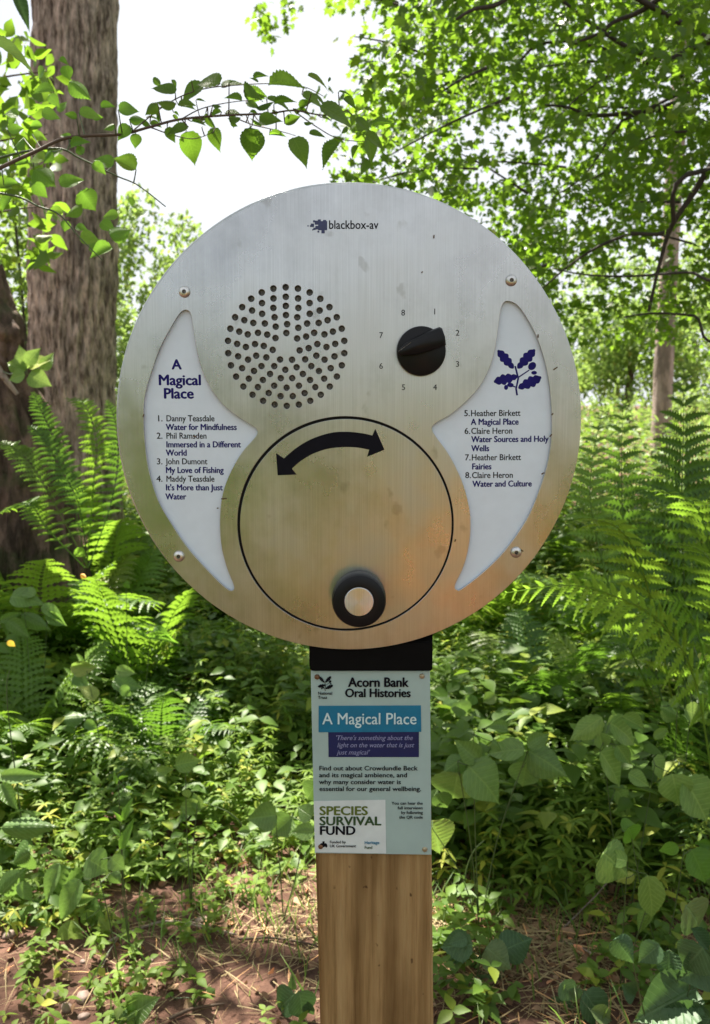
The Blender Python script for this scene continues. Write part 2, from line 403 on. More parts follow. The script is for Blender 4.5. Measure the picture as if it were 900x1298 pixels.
M['wood_leaf'] = leaf_mat('woodland_leaf', (.055, .11, .018), (.12, .18, .03), (.24, .38, .04), .5, .45)
M['yellow'] = leaf_mat('yellow_leaf', (.45, .32, .04), (.55, .42, .08), (.6, .45, .05), .5, .35)

# ------------------------------------------------------------------ curve based flat work for the panel and the sign
DG = bpy.context.evaluated_depsgraph_get
def spline_pts(P, n=8):
    """closed Catmull-Rom through 2D points"""
    out = []; m = len(P)
    for i in range(m):
        p0, p1, p2, p3 = (np.array(P[(i + k) % m], float) for k in (-1, 0, 1, 2))
        for k in range(n):
            t = k / n
            out.append(tuple(.5 * (2 * p1 + (p2 - p0) * t + (2 * p0 - 5 * p1 + 4 * p2 - p3) * t * t + (3 * p1 - p0 - 3 * p2 + p3) * t ** 3)))
    return out
def circ(cx, cy, r, n=64): return [(cx + r * math.cos(2 * math.pi * i / n), cy + r * math.sin(2 * math.pi * i / n)) for i in range(n)]

def flat(name, loops, y_front, thick, mat, parent, bevel=0.0):
    """plate with holes: loops in world (x, z); front face at Y = y_front, body behind it"""
    cu = bpy.data.curves.new(name, 'CURVE'); cu.dimensions = '2D'; cu.fill_mode = 'BOTH' if thick > 0 else 'FRONT'
    for lp in loops:
        s = cu.splines.new('POLY'); s.points.add(len(lp) - 1); s.use_cyclic_u = True
        s.points.foreach_set('co', np.array([(x, z, 0, 1) for x, z in lp], dtype=np.float32).ravel())
    cu.extrude = max(0, thick / 2 - bevel); cu.bevel_depth = bevel; cu.bevel_resolution = 1
    if bevel: cu.offset = -bevel
    o = bpy.data.objects.new(name, cu); COL.objects.link(o); bpy.context.view_layer.update()
    me = bpy.data.meshes.new_from_object(o.evaluated_get(DG())); bpy.data.objects.remove(o)
    V = np.empty(len(me.vertices) * 3, dtype=np.float32); me.vertices.foreach_get('co', V); V = V.reshape(-1, 3)
    V2 = np.stack([V[:, 0], y_front + thick / 2 - V[:, 2], V[:, 1]], axis=1)
    me.vertices.foreach_set('co', V2.ravel()); me.materials.clear(); me.update()
    me.name = name
    return link(name, me, parent, mat)

def PX(px, py, Y=D):
    v = W(px, py, Y); return (v.x, v.z)
def PL(pts, Y=D): return [PX(x, y, Y) for x, y in pts]
MMPX = (PX(451, 600)[0] - PX(450, 600)[0])      # metres per photo pixel on the panel

def text(name, s, px, py, size, mat, parent, y, align='LEFT', bold=0.0, shear=0.0, rot=0.0, xs=1.0, spacing=1.0, line=1.0, extrude=0.0):
    """printed lettering: baseline of the first line at photo pixel (px, py), size in pixels"""
    cu = bpy.data.curves.new(name, 'FONT'); cu.body = s; cu.size = size * MMPX; cu.align_x = align
    cu.shear = shear; cu.space_character = spacing; cu.space_line = line; cu.resolution_u = 3
    o = bpy.data.objects.new(name, cu); COL.objects.link(o); bpy.context.view_layer.update()
    me = bpy.data.meshes.new_from_object(o.evaluated_get(DG())); bpy.data.objects.remove(o)
    V = np.empty(len(me.vertices) * 3, dtype=np.float32); me.vertices.foreach_get('co', V); V = V.reshape(-1, 3)
    x, z = V[:, 0] * xs, V[:, 1]; c, sn = math.cos(rot), math.sin(rot)
    bx, bz = PX(px, py, y)
    F = []
    for p in me.polygons:
        q = list(p.vertices); F += [(q[0], q[i], q[i + 1]) for i in range(1, len(q) - 1)]
    F = np.array(F); B = bold * size * MMPX; Vs, Fs = [], []
    for i, (ox, oz) in enumerate([(0, 0), (B, 0), (-B, 0), (0, B * .55), (0, -B * .55)] if bold else [(0, 0)]):   # a few thin layers of print make the stroke heavier
        xx, zz = x + ox, z + oz
        Vs.append(np.stack([bx + xx * c - zz * sn, np.full(len(x), y - i * .00002), bz + xx * sn + zz * c], axis=1)); Fs.append(F + i * len(x))
    return link(name, tri_mesh(name, np.concatenate(Vs), np.concatenate(Fs), smooth=False), parent, mat)

def lathe(name, cx, cz, prof, mat, parent, seg=48):
    """turned part on an axis along Y: prof = [(radius, y)] from the front centre outwards"""
    V, F = [], []
    for r, y in prof:
        for k in range(seg):
            a = 2 * math.pi * k / seg; V.append((cx + r * math.cos(a), y, cz + r * math.sin(a)))
    for i in range(len(prof) - 1):
        for k in range(seg):
            a, b = i * seg + k, i * seg + (k + 1) % seg
            F += [(a, b, b + seg), (a, b + seg, a + seg)]
    me = tri_mesh(name, V, F, smooth=False)
    o = link(name, me, parent, mat)
    me.shade_smooth()
    try: me.set_sharp_from_angle(angle=R(35))
    except Exception: pass
    return o

# ------------------------------------------------------------------ the steel listening panel
cx0, cz0 = PX(443, 537.5)
RAD = 291.5 * MMPX
post_c = W(472, 900, D).x
panel = empty('audio_panel', (cx0, D, cz0 - RAD), 'large round brushed steel audio panel with speaker holes, dial and two white crescents', 'audio panel')

LC = [(236.7, 393), (242, 399), (245.5, 420), (251.5, 453), (262, 483), (280, 510), (300, 527), (314, 536), (323, 541.5), (326.5, 547.5), (322, 556),
      (307, 573), (293, 597), (283, 623), (279, 653), (280, 687), (286.7, 717), (296, 741), (295.5, 748), (289, 747), (273, 733), (240, 697), (216.7, 663), (200, 633), (188, 593),
      (183, 553), (182, 520), (184, 500), (190, 478), (203, 441), (219, 411), (229, 396)]
RC = [(643, 381.5), (636.7, 386.5), (633.5, 400), (631, 420), (625, 453), (613, 482), (596.7, 503), (573, 524), (552, 536.5), (547.5, 544), (553, 554), (567, 573), (580, 597),
      (590, 623), (596, 653), (595, 687), (588, 717), (577, 741), (579, 747.5), (586, 746), (613, 725), (640, 698), (666.7, 660), (683, 623), (695, 583), (699.5, 540), (697, 493), (691, 460), (681.5, 430), (670, 406.7), (656, 387)]
lcw, rcw = PL(spline_pts(LC, 4)), PL(spline_pts(RC, 4))
dx, dz = PX(438, 665.5); DR = 136.5 * MMPX
holes = []
hx, hz = PX(362.8, 440)
for cnt, rr, ph in ((30, 72.8, 0), (25, 61.2, 0), (20, 50.2, 0.0), (17, 39, 0), (12, 28, .05), (7, 17.2, 0.02)):
    for k in range(cnt):
        a = math.pi / 2 - 2 * math.pi * k / cnt - ph
        holes.append(circ(hx + rr * MMPX * math.cos(a), hz + rr * MMPX * math.sin(a), 4.0 * MMPX, 18))
flat('face_plate', [circ(cx0, cz0, RAD, 220), lcw, rcw, circ(dx, dz, DR + 1.6 * MMPX, 128)] + holes, D, .003, M['steel'], panel, .0003)
flat('rear_housing', [circ(cx0 - .0012, cz0 + .0012, RAD + .0022, 200)], D + .0068, .022, M['rim'], panel, .001)
flat('door_recess', [circ(dx, dz, DR + .003, 96)], D + .0052, .0012, M['rubber'], panel)  # black sheet gives the gap its shade by colour
grille = flat('speaker_grille', [circ(hx, hz, .075, 64)], D + .0050, .0015, M['dkgrille'], panel)
def grow(P, k):
    P = [np.array(p) for p in P]; c = sum(P) / len(P); out = []
    n = len(P)
    for i in range(n):
        t = P[(i + 1) % n] - P[i - 1]; nn = np.array([t[1], -t[0]]); nn = nn / (np.linalg.norm(nn) + 1e-9); out.append(P[i] + nn * k)
    A = lambda Q: .5 * sum(Q[i][0] * Q[(i + 1) % n][1] - Q[(i + 1) % n][0] * Q[i][1] for i in range(n))
    if abs(A(out)) < abs(A(P)): out = [2 * p - o for p, o in zip(P, out)]
    return [tuple(o) for o in out]
wl = flat('crescent_panel', [grow(lcw, .002)], D + .0045, .0018, M['white_panel'], panel)
wl['label'] = 'white crescent panel listing tracks one to four'
wr = flat('crescent_panel', [grow(rcw, .002)], D + .0045, .0018, M['white_panel'], panel)
wr['label'] = 'white crescent panel with oak leaf emblem and tracks five to eight'
# printed lettering
yl = D + .0044
def lines(rows, parent, x, y, dy=None):
    for (tx, ty, s, size, b) in rows:
        text('lettering', s, tx, ty, size, M['navy'] if b else M['ink'], parent, yl, bold=.022 if b == 1 else (.012 if b == 2 else .004), xs=.97)
text('title_lettering', 'A', 224, 468, 17.5, M['navy'], wl, yl, 'CENTER', bold=.038)
text('title_lettering', 'Magical', 228, 488, 18.5, M['navy'], wl, yl, 'CENTER', bold=.038)
text('title_lettering', 'Place', 226.5, 505, 18.5, M['navy'], wl, yl, 'CENTER', bold=.038)
for (a, b_, y) in (('1.', 'Danny Teasdale', 534), ('2.', 'Phil Ramsden', 556), ('3.', 'John Dumont', 588.5), ('4.', 'Maddy Teasdale', 610.5)):
    text('lettering', a, 198.5, y, 11, M['ink'], wl, yl, bold=.016); text('lettering', b_, 210.5, y, 11, M['ink'], wl, yl, bold=.016, xs=.87)
for (s, y) in (('Water for Mindfulness', 545), ('Immersed in a Different', 567), ('World', 577.5), ('My Love of Fishing', 599.5), ("It's More than Just", 621.5), ('Water', 633)):
    text('lettering', s, 210.5 if y < 590 else 210, y, 11, M['navy'], wl, yl, bold=.034, xs=.89)
for (a, b_, x, y) in (('5.', 'Heather Birkett', 588, 527.5), ('6.', 'Claire Heron', 588.5, 550), ('7.', 'Heather Birkett', 589, 583.5), ('8.', 'Claire Heron', 589.5, 606)):
    text('lettering', a, x, y, 11, M['ink'], wr, yl, bold=.016, rot=R(.4)); text('lettering', b_, x + 8.5, y, 11, M['ink'], wr, yl, bold=.016, rot=R(.4), xs=.89)
for (s, x, y) in (('A Magical Place', 597, 538.5), ('Water Sources and Holy', 597.5, 560.5), ('Wells', 597.5, 572), ('Fairies', 598, 595), ('Water and Culture', 599, 617)):
    text('lettering', s, x, y, 11, M['navy'], wr, yl, bold=.034, rot=R(.4), xs=.88)

# oak sprig emblem
def oak_leaf(b, t, w):
    """lobed leaf outline from base b to tip t (photo pixels)"""
    b, t = np.array(b, float), np.array(t, float); ax = t - b; Ln = np.linalg.norm(ax); ax /= Ln; sd = np.array([-ax[1], ax[0]])
    half = []
    for i in range(41):
        u = i / 40; env = math.sin(math.pi * min(1, u ** .8 * .98 + .01)) ** .55 * (.55 + .65 * u if u < .7 else 1.0)
        lob = .66 + .34 * abs(math.sin(math.pi * 4.1 * u + .2)); half.append((u, max(.02, w / 2 * env * lob)))
    a = [b + ax * Ln * u + sd * h for u, h in half]; c = [b + ax * Ln * u - sd * h for u, h in reversed(half)]
    return [tuple(p) for p in a + c]
def ell(cx, cy, a, b, ang, n=20):
    return [(cx + a * math.cos(t) * math.cos(ang) - b * math.sin(t) * math.sin(ang), cy + a * math.cos(t) * math.sin(ang) + b * math.sin(t) * math.cos(ang)) for t in [2 * math.pi * i / n for i in range(n)]]
def seg_poly(p, q, w0, w1):
    p, q = np.array(p, float), np.array(q, float); d = q - p; d /= np.linalg.norm(d); s = np.array([-d[1], d[0]])
    return [tuple(p + s * w0 / 2), tuple(q + s * w1 / 2), tuple(q - s * w1 / 2), tuple(p - s * w0 / 2)]
def emblem(ox, oy, k, y, mat, parent):
    T = lambda P: PL([(ox + (x - 656) * k, oy + (yy - 470) * k) for x, yy in P], y)
    shapes = [oak_leaf((651, 467), (631, 444), 15), oak_leaf((656, 467), (678, 443), 16), oak_leaf((656, 477), (626, 484), 16), oak_leaf((657, 492), (686, 478), 17),
              ell(674.5, 464, 5.6, 4.6, -.8), ell(677, 472.5, 3.6, 2.4, 0), ell(647, 488, 4.2, 2.8, .1), ell(641.5, 491, 2.6, 3.2, 0),
              seg_poly((653, 464), (657, 480), 2.2, 2.2), seg_poly((657, 479), (654, 494), 2.2, 2.0), seg_poly((654, 492), (655.5, 501), 2.2, 2.4),
              seg_poly((656, 479), (671, 469), 1.6, 1.4), seg_poly((655, 491), (645, 488), 1.6, 1.2)]
    for i, s in enumerate(shapes):
        flat('emblem_leaf' if i < 4 else 'emblem_acorn' if i < 8 else 'emblem_stem', [T(s)], y - i * .00001, 0, mat, parent)
emblem(656, 470, 1.0, yl, M['navy'], wr)

# maker's mark at the top and dial numbers: print on the steel
yp = D - .0004
text('lettering', 'blackbox-av', 416.5, 290, 14.6, M['ink'], panel, yp, bold=.012, xs=.87)
sq = [(390.5, 286.3, 1.6), (394, 286.5, 2.2), (396, 285.5, 4.2), (398.5, 290, 2.8), (398.2, 280.5, 2.6), (402, 288.5, 4.5), (401.5, 282.2, 5), (404.8, 280, 3.8), (409, 286, 11.4), (403.5, 293.5, 2.2), (409.5, 293.6, 4.2), (396.5, 291.2, 1.6), (411.5, 280.8, 4)]
for i, (x, y, s) in enumerate(sq):
    h = s / 2; flat('logo_square', [PL([(x - h, y - h), (x + h, y - h), (x + h, y + h), (x - h, y + h)], yp)], yp - i * .00001, 0, M['blue_logo'], panel)
for s, x, y in (('8', 511, 400.5), ('1', 551, 399), ('2', 580, 426), ('3', 580, 465.5), ('4', 551.5, 495), ('5', 511.5, 495), ('6', 483, 468), ('7', 483, 429)):
    text('dial_number', s, x, y - .6, 10.2, M['ink'], panel, yp, 'CENTER', bold=.004)

# the rotating disc with its arrow and crank knob
door = flat('rotating_disc', [circ(dx + .0004, dz - .0004, DR - 1.4 * MMPX, 160)], D - .0002, .003, M['steel_door'], panel, .0003)  # set off centre: the gap's shadow at upper left is made by shape
outer = [(360, 581), (376, 567.5), (396, 556), (420, 548.5), (441, 547.3), (460, 549.3), (472, 552)]
inner = [(468, 570), (452, 567.2), (434, 566.8), (415, 569), (396, 575.5), (381, 584.5), (370, 594)]
def open_spline(P, n=6):
    q = smooth_path([Vector((x, y, 0)) for x, y in P], n); return [(v.x, v.y) for v in q]
arrow = [(350, 574.5)] + open_spline(outer) + [(475.7, 543.5), (487.3, 570), (465.3, 579)] + open_spline(inner) + [(376, 601.5), (352, 602.5)]
flat('direction_arrow', [PL(arrow, D)], D - .0008, 0, M['ink'], door)
kx, kz = PX(455, 758, D - .012)
kn = lathe('crank_knob', kx, kz, [(.0001, D - .030), (.0160, D - .030), (.0162, D - .031), (.0245, D - .031), (.0275, D - .0295), (.0288, D - .026), (.0292, D - .010), (.0275, D - .003), (.020, D - .0015), (.0, D - .0012)], M['black'], door)
lathe('knob_cap', kx, kz, [(.0002, D - .0316), (.0100, D - .0316), (.0150, D - .0315), (.0158, D - .0308), (.0160, D - .0302)], M['steel_cap'], kn)

# the track dial
tx, tz = PX(534, 445, D - .006); tr = 30.5 * MMPX
dial = lathe('track_dial', tx, tz, [(.0001, D - .0085), (tr - .002, D - .0085), (tr - .0005, D - .0075), (tr, D - .006), (tr, D - .0015), (tr - .002, D - .0012), (0, D - .0010)], M['black'], panel)
grip = [(504, 448.5), (507, 441.5), (519, 431.5), (541, 421.5), (557, 415.8), (560.5, 417.5), (564.3, 428), (565.3, 437.5), (549, 443.5), (527, 449.5), (508, 450.5)]
yg = D - .0165
gp = PL(grip, yg); gb = PL([(x + (534 - x) * .0, y + (445 - y) * -.05) for x, y in grip], D - .008)
n = len(gp); c0 = np.mean(np.array(gp), axis=0)
ins = [tuple(np.array(p) + (c0 - np.array(p)) * .10) for p in gp]
V = [(x, D - .008, z) for x, z in gb] + [(x, yg + .0016, z) for x, z in gp] + [(x, yg, z) for x, z in ins] + [(c0[0], yg, c0[1])]
F = []
for i in range(n):
    j = (i + 1) % n
    F += [(i, j, n + j), (i, n + j, n + i), (n + i, n + j, 2 * n + j), (n + i, 2 * n + j, 2 * n + i), (2 * n + i, 2 * n + j, 3 * n)]
link('dial_grip', tri_mesh('dial_grip', V, F, smooth=False), dial, M['black'])
pl_ = seg_poly((505, 445.5), (521, 434), 1.0, .8); flat('pointer_line', [PL(pl_, yg)], yg - .0003, 0, M['dkgrille'], dial)  # lighter line along the upper edge of the grip

# button-head screws with a socket
def screw(px, py, r, mat, parent, yb, socket=True, h=.0035):
    x, z = PX(px, py, yb); r *= MMPX
    s = lathe('screw', x, z, [(r * .34, yb - h + .0014)] + [(r * .36, yb - h), (r * .62, yb - h * .97), (r * .85, yb - h * .72), (r * .98, yb - h * .3), (r, yb - .0002)] if socket else
              [(.0001, yb - h), (r * .5, yb - h * .95), (r * .85, yb - h * .6), (r, yb - .0001)], mat, parent, 28)
    if socket: lathe('hex_socket', x, z, [(.0001, yb - h + .0013), (r * .36, yb - h + .0013)], M['dkgrille'], s, 6)
    return s
for x, y in ((234, 370), (648, 355.5), (227, 705), (654, 700)): screw(x, y, 7.2, M['screw'], panel, D)
# bits of grit and seed caught on the plate
mb = MB()
for (x, y, l, a) in ((682, 426, 4, 1.5), (704, 467, 6, .6), (700, 525, 3, .9), (698, 552, 4, .8), (688, 600, 4, .5), (182, 527, 4, 1.2), (284, 632, 7, .05), (276, 644, 2, 0), (550, 300, 4, 1.5), (660, 697, 7, -.5), (247, 553, 4, 0),
                     (577, 685, 3, 1.2), (535, 345, 2, 1), (738, 284, 2, 0)):
    p = seg_poly((x - l / 2 * math.cos(a), y + l / 2 * math.sin(a)), (x + l / 2 * math.cos(a), y - l / 2 * math.sin(a)), 1.3, 1.3)
    if (x - 443) ** 2 + (y - 537) ** 2 > 288 ** 2: continue
    q = PL(p); V = [(a_, D - .0015, b_) for a_, b_ in q] + [(a_, D - .0001, b_) for a_, b_ in q]
    mb.add(V, [(0, 1, 2), (0, 2, 3), (0, 4, 5), (0, 5, 1), (1, 5, 6), (1, 6, 2), (2, 6, 7), (2, 7, 3), (3, 7, 4), (3, 4, 0)])
g = link('grit', mb.mesh('grit'), panel, M['debris']); g['kind'] = 'stuff'

# ------------------------------------------------------------------ timber post, bracket and information sign
def box(name, x0, x1, y0, y1, z0, z1, mat, parent, bev=.0, shear=0.0):
    import bmesh
    bm = bmesh.new(); bmesh.ops.create_cube(bm, size=1)
    for v in bm.verts:
        zz = z0 + (v.co.z + .5) * (z1 - z0)
        v.co = Vector((x0 + (v.co.x + .5) * (x1 - x0) + shear * (z1 - zz), y0 + (v.co.y + .5) * (y1 - y0), zz))
    if bev: bmesh.ops.bevel(bm, geom=bm.edges[:], offset=bev, segments=3, affect='EDGES')
    me = bpy.data.meshes.new(name); bm.to_mesh(me); bm.free(); return link(name, me, parent, mat)
a0, a1 = W(400, 1085, D + .012), W(547.5, 1085, D + .012)
b0, b1 = W(406, 1298, D + .012), W(549.5, 1298, D + .012)
ztop, zlo = W(470, 835, D + .012).z, 0.0
sl = ((b0.x + b1.x) / 2 - (a0.x + a1.x) / 2) / (a0.z - b0.z)         # slight lean of the post
postx0, postx1 = a0.x, a1.x
post = empty('wooden_post', ((postx0 + postx1) / 2, D + .07, 0), 'square weathered timber post carrying the steel panel', 'post')
sh = sl
def postx(z): return (a0.x + a1.x) / 2 + (a0.z - z) * sl
pw = (a1.x - a0.x)
box('timber', postx(ztop) - pw / 2, postx(ztop) + pw / 2, D + .012, D + .012 + pw, -.3, ztop, M['post'], post, .004, sl)
q0, q1 = W(393, 850, D + .006), W(548, 850, D + .006)
br = box('mounting_bracket', q0.x, q1.x, D + .031, D + .155, cz0 - .20, q0.z + .0, M['paint_black'], post, .002)
box('bracket_collar', q0.x, q1.x, D + .004, D + .0305, q0.z, W(470, 815, D).z, M['paint_black'], br, .0015)

ys = D + .0085
S4 = [(394, 850.5), (545, 850.5), (547, 1083.5), (399, 1081.5)]
sign = empty('info_sign', (W(472, 1082, ys).x, ys, W(472, 1082, ys).z), 'small pale green information sign with blue banner screwed to the post', 'sign')
board = flat('sign_board', [PL(S4, ys)], ys, .003, M['sign_base'], sign, .0003)
def sxy(u, v):     # sign-face pixel: u,v in the photo's own pixels (used as is)
    return (u, v)
flat('white_print_area', [PL([(397.6, 1015), (488.5, 1013.5), (489.5, 1081.6), (399.4, 1080)], ys)], ys - .0004, 0, M['white_print'], sign)
flat('blue_banner', [PL([(404, 894.5), (533.5, 894), (534, 927.5), (403.8, 928)], ys)], ys - .0005, 0, M['teal'], sign)
flat('navy_banner', [PL([(416, 927), (531, 926.5), (531, 959.5), (416.5, 959.5)], ys)], ys - .0004, 0, M['navy_print'], sign)
yt = ys - .0009; rt = R(-.15)
text('heading_lettering', 'Acorn Bank', 479.5, 870.5, 18.2, M['ink'], sign, yt, 'CENTER', bold=.034, xs=.90)
text('heading_lettering', 'Oral Histories', 479, 883.5, 16.5, M['ink'], sign, yt, 'CENTER', bold=.034, xs=.90)
text('banner_lettering', 'A Magical Place', 468.5, 918, 22.5, M['mint_print'], sign, yt, 'CENTER', bold=.010, xs=.89)
for i, s in enumerate(("'There's something about the", 'light on the water that is just', "just magical'")):
    text('quote_lettering', s, 424.5 if i == 0 else 427, 938 + i * 9.2, 9.2, M['lilac_print'], sign, yt, shear=.3, bold=.010, xs=.945 if i < 2 else .96)
for i, (s, k) in enumerate((('Find out about Crowdundle Beck', 1.075), ('and its magical ambience, and', 1.10), ('why many consider water is', 1.07), ('essential for our general wellbeing.', 1.075))):
    text('body_lettering', s, 404.3 + i * .15, 976.5 + i * 8.7, 9.0, M['ink'], sign, yt, bold=.022, xs=k)
for s, y, m_ in (('SPECIES', 1033, 'olive_print'), ('SURVIVAL', 1046, 'green_print'), ('FUND', 1058, 'ink')):
    text('fund_lettering', s, 404.8, y, 17.5, M[m_], sign, yt, bold=.036, xs={'SPECIES': 1.10, 'SURVIVAL': 1.08, 'FUND': 1.03}[s])
text('funder_lettering', 'Funded by\nUK Government', 418, 1069, 5.6, M['ink'], sign, yt, bold=.02, xs=.92)
text('funder_lettering', 'Heritage', 462, 1070, 6.4, M['teal'], sign, yt, bold=.025, xs=.9)
text('funder_lettering', 'Fund', 462, 1076, 6.0, M['green_print'], sign, yt, bold=.025, xs=.9)
for i, s in enumerate(('You can hear the', 'full interviews', 'by following', 'the QR code')):
    text('small_lettering', s, 536, 1020 + i * 5.9, 6.0, M['ink'], sign, yt, 'RIGHT', bold=.022, xs=1.0)
emblem(412.5, 866, .32, yt, M['ink'], sign)
text('trust_lettering', 'National\nTrust', 403, 880.5, 5.8, M['ink'], sign, yt, bold=.025, xs=.95)
# tiny royal arms mark: crown, shield and two supporters
for P_ in (ell(410, 1071, 2.4, 3.0, 0), ell(406.8, 1071.5, 1.5, 2.8, .3), ell(413.2, 1071.5, 1.5, 2.8, -.3), ell(410, 1067.4, 1.6, .9, 0)):
    flat('crest_mark', [PL(P_, yt)], yt - random.random() * .0001, 0, M['ink'], sign)
for (x, y, m_) in ((402, 858, 'rust'), (535, 857, 'tan_screw'), (406.5, 1073, 'rust'), (538.5, 1076.5, 'tan_screw')):
    s = screw(x, y, 3.6, M[m_], sign, ys, False, .0022)
    if x < 420 and y < 900: s['label'] = 'rusty screw head'

# ------------------------------------------------------------------ ground
def gz(x, y):
    r = math.hypot(x, y)
    h = .035 * noise.noise((x * .8, y * .8, 0)) + .012 * noise.noise((x * 4, y * 4, 3)) + .006 * noise.noise((x * 14, y * 14, 5))
    if y > 4: h += .06 * (min(y, 14) - 4)          # the bank rises gently behind
    return h
gv = np.array([math.copysign(1, t) * (math.sinh(abs(t) * 7.6) / math.sinh(7.6)) * 220 for t in np.linspace(-1, 1, 301)])
V = [(x, y + 2.2, gz(x, y + 2.2)) for y in gv for x in gv]
nn = 301; I = np.arange(nn * nn).reshape(nn, nn)
F = np.stack([I[:-1, :-1], I[:-1, 1:], I[1:, 1:], I[1:, :-1]], axis=-1).reshape(-1, 4)
ground = link('ground', tri_mesh('ground', V, F), None, M['earth']); tag(ground, kind='structure')
def G(px, Y, dz=0.0):
    x = (px - 450) / FPX * Y * 1.0
    return Vector((x, Y, gz(x, Y) + dz))

# ------------------------------------------------------------------ trees with trunks one can see
def trunk_mesh(name, path, radii, seg=96, rings=150, ridge=.10, burl=()):
    q = smooth_path(path, rings // (len(path) - 1)); n = len(q); V, F = [], []
    rad = np.interp(np.linspace(0, 1, n), np.linspace(0, 1, len(radii)), radii)
    for i, p in enumerate(q):
        d = (q[min(n - 1, i + 1)] - q[max(0, i - 1)]).normalized(); x = d.cross(Vector((0, 1, .01))).normalized(); y = d.cross(x)
        for k in range(seg):
            a = 2 * math.pi * k / seg; ca, sa = math.cos(a), math.sin(a)
            u = Vector((ca * 5.5, sa * 5.5, p.z * 1.3))
            rr = rad[i] * (1 + .06 * noise.noise((ca * 1.2, sa * 1.2, p.z * .7)) + ridge * (.5 - abs(noise.noise(u * 1.5 + Vector((0, 0, 0)))) * 1.6) + ridge * .6 * noise.noise((ca * 9, sa * 9, p.z * 7)) + ridge * .5 * noise.noise((ca * 19, sa * 19, p.z * 16)))
            v = p + x * ca * rr + y * sa * rr
            for (c, r, h) in burl:
                w = (v - c).length
                if w < r: v = v + (v - p).normalized() * h * (1 - (w / r) ** 2) * (1 + .5 * noise.noise(v * 20))
            V.append(v)
    for i in range(n - 1):
        for k in range(seg):
            a, b = i * seg + k, i * seg + (k + 1) % seg; F.append((a, b, b + seg, a + seg))
    return tri_mesh(name, [tuple(v) for v in V], F)

def clumpy(n, centre, rad, clump=.5, thresh=-.05, seed=0, power=.45):
    """points in an uneven crown: ellipsoid shell-weighted, kept where a noise field is dense"""
    out = []; r_ = random.Random(seed)
    while len(out) < n:
        v = Vector((r_.gauss(0, 1), r_.gauss(0, 1), r_.gauss(0, 1))).normalized() * (r_.random() ** power)
        p = Vector((centre[0] + v.x * rad[0], centre[1] + v.y * rad[1], centre[2] + v.z * rad[2]))
        if noise.noise(p / clump + Vector((seed * 3.1, 0, 0))) > thresh + .25 * (v.length - .5): out.append(p)
    return np.array([tuple(p) for p in out])
def leaf_cloud(name, P, size, tmpl, mat, parent=None, up=.9, svar=.35):
    n = len(P); nrm = rand_dirs(n, up); d = rand_dirs(n, -.35)
    S = size * (1 + svar * (rng.random(n) * 2 - 1))
    o = link(name, scatter_mesh(name, tmpl[0], tmpl[1], P, frames(d, nrm), S), parent, mat)
    o['kind'] = 'stuff'; return o

Y1 = 5.0
p_top, p_mid, p_low = W(95, 0, Y1), W(94, 300, Y1), W(91, 500, Y1)
up_ = (p_top - p_low) / (p_top.z - p_low.z)
big = empty('large_tree', (p_low.x, Y1, gz(p_low.x, Y1)), 'large rugged brown trunk rising behind the left edge of the steel disc', 'tree')
u1 = Vector((0, Y1, 0))
path = [Vector((p_low.x - .02, Y1, -.1)), Vector((p_low.x - .005, Y1, .55)), p_low, p_mid, p_top, p_top + up_ * 1.5, p_top + up_ * 4]
link('trunk', trunk_mesh('trunk', path, [.36, .25, .222, .225, .205, .19, .15], 144, 260, .11), big, M['bark'])
# its crown spreads overhead, out of the picture: it breaks the sunlight into patches
P = clumpy(34000, (-.9, 3.4, 7.0), (4.6, 6.6, 1.4), .62, .15, 3, .5)
P = P[P[:, 2] > 1.25 + .47 * np.maximum(P[:, 1], 0) + .9]
for gx_, gy_, gr_ in ((-.8, 6.1, .75), (-1.5, 7.4, .6), (-1.55, .65, .9), (-1.4, -.7, 1.1), (-1.6, 5.45, .75), (-1.35, 4.7, .55), (-2.8, 6.1, .7), (-1.2, 6.6, .5)):      # gaps cut in the crown to let sun onto chosen spots
    P = P[np.hypot(P[:, 0] - gx_, P[:, 1] - gy_) > gr_]
leaf_cloud('crown', P, .085, OVATE_LO, M['canopy_high'], big, 1.4)
for k in range(7):
    a = random.uniform(0, 6.28); s = p_top + up_ * random.uniform(2.4, 3.8)
    tube_obj('limb', [s, s + Vector((math.cos(a) * 1.2, math.sin(a) * 1.2, .8)), s + Vector((math.cos(a) * 2.8, math.sin(a) * 2.8, 1.2))], .09, .02, M['bark'], big, 8)

Y2 = 3.9
lt = empty('leaning_tree', (W(-20, 600, Y2).x, Y2, 0), 'dark mossy leaning trunk with a knobbly burl at the far left edge', 'tree')
pp = [(-75, 150), (-45, 300), (-12, 400), (-6, 460), (12, 540), (25, 640)]
path = [W(x, y, Y2) for x, y in pp] + [Vector((W(30, 700, Y2).x, Y2, -.1))]
link('trunk', trunk_mesh('trunk', path, [.10, .10, .10, .12, .17, .22, .34], 80, 120, .25,
     [(W(22, 408, Y2 - .1), .12, .07), (W(30, 455, Y2 - .1), .10, .05), (W(-5, 440, Y2 - .15), .14, .07)]), lt, M['bark_dark'])
tube_obj('limb', [W(-10, 455, Y2 - .2), W(5, 478, Y2 - .22), W(22, 500, Y2 - .22)], .018, .008, M['bark_pale'], lt)

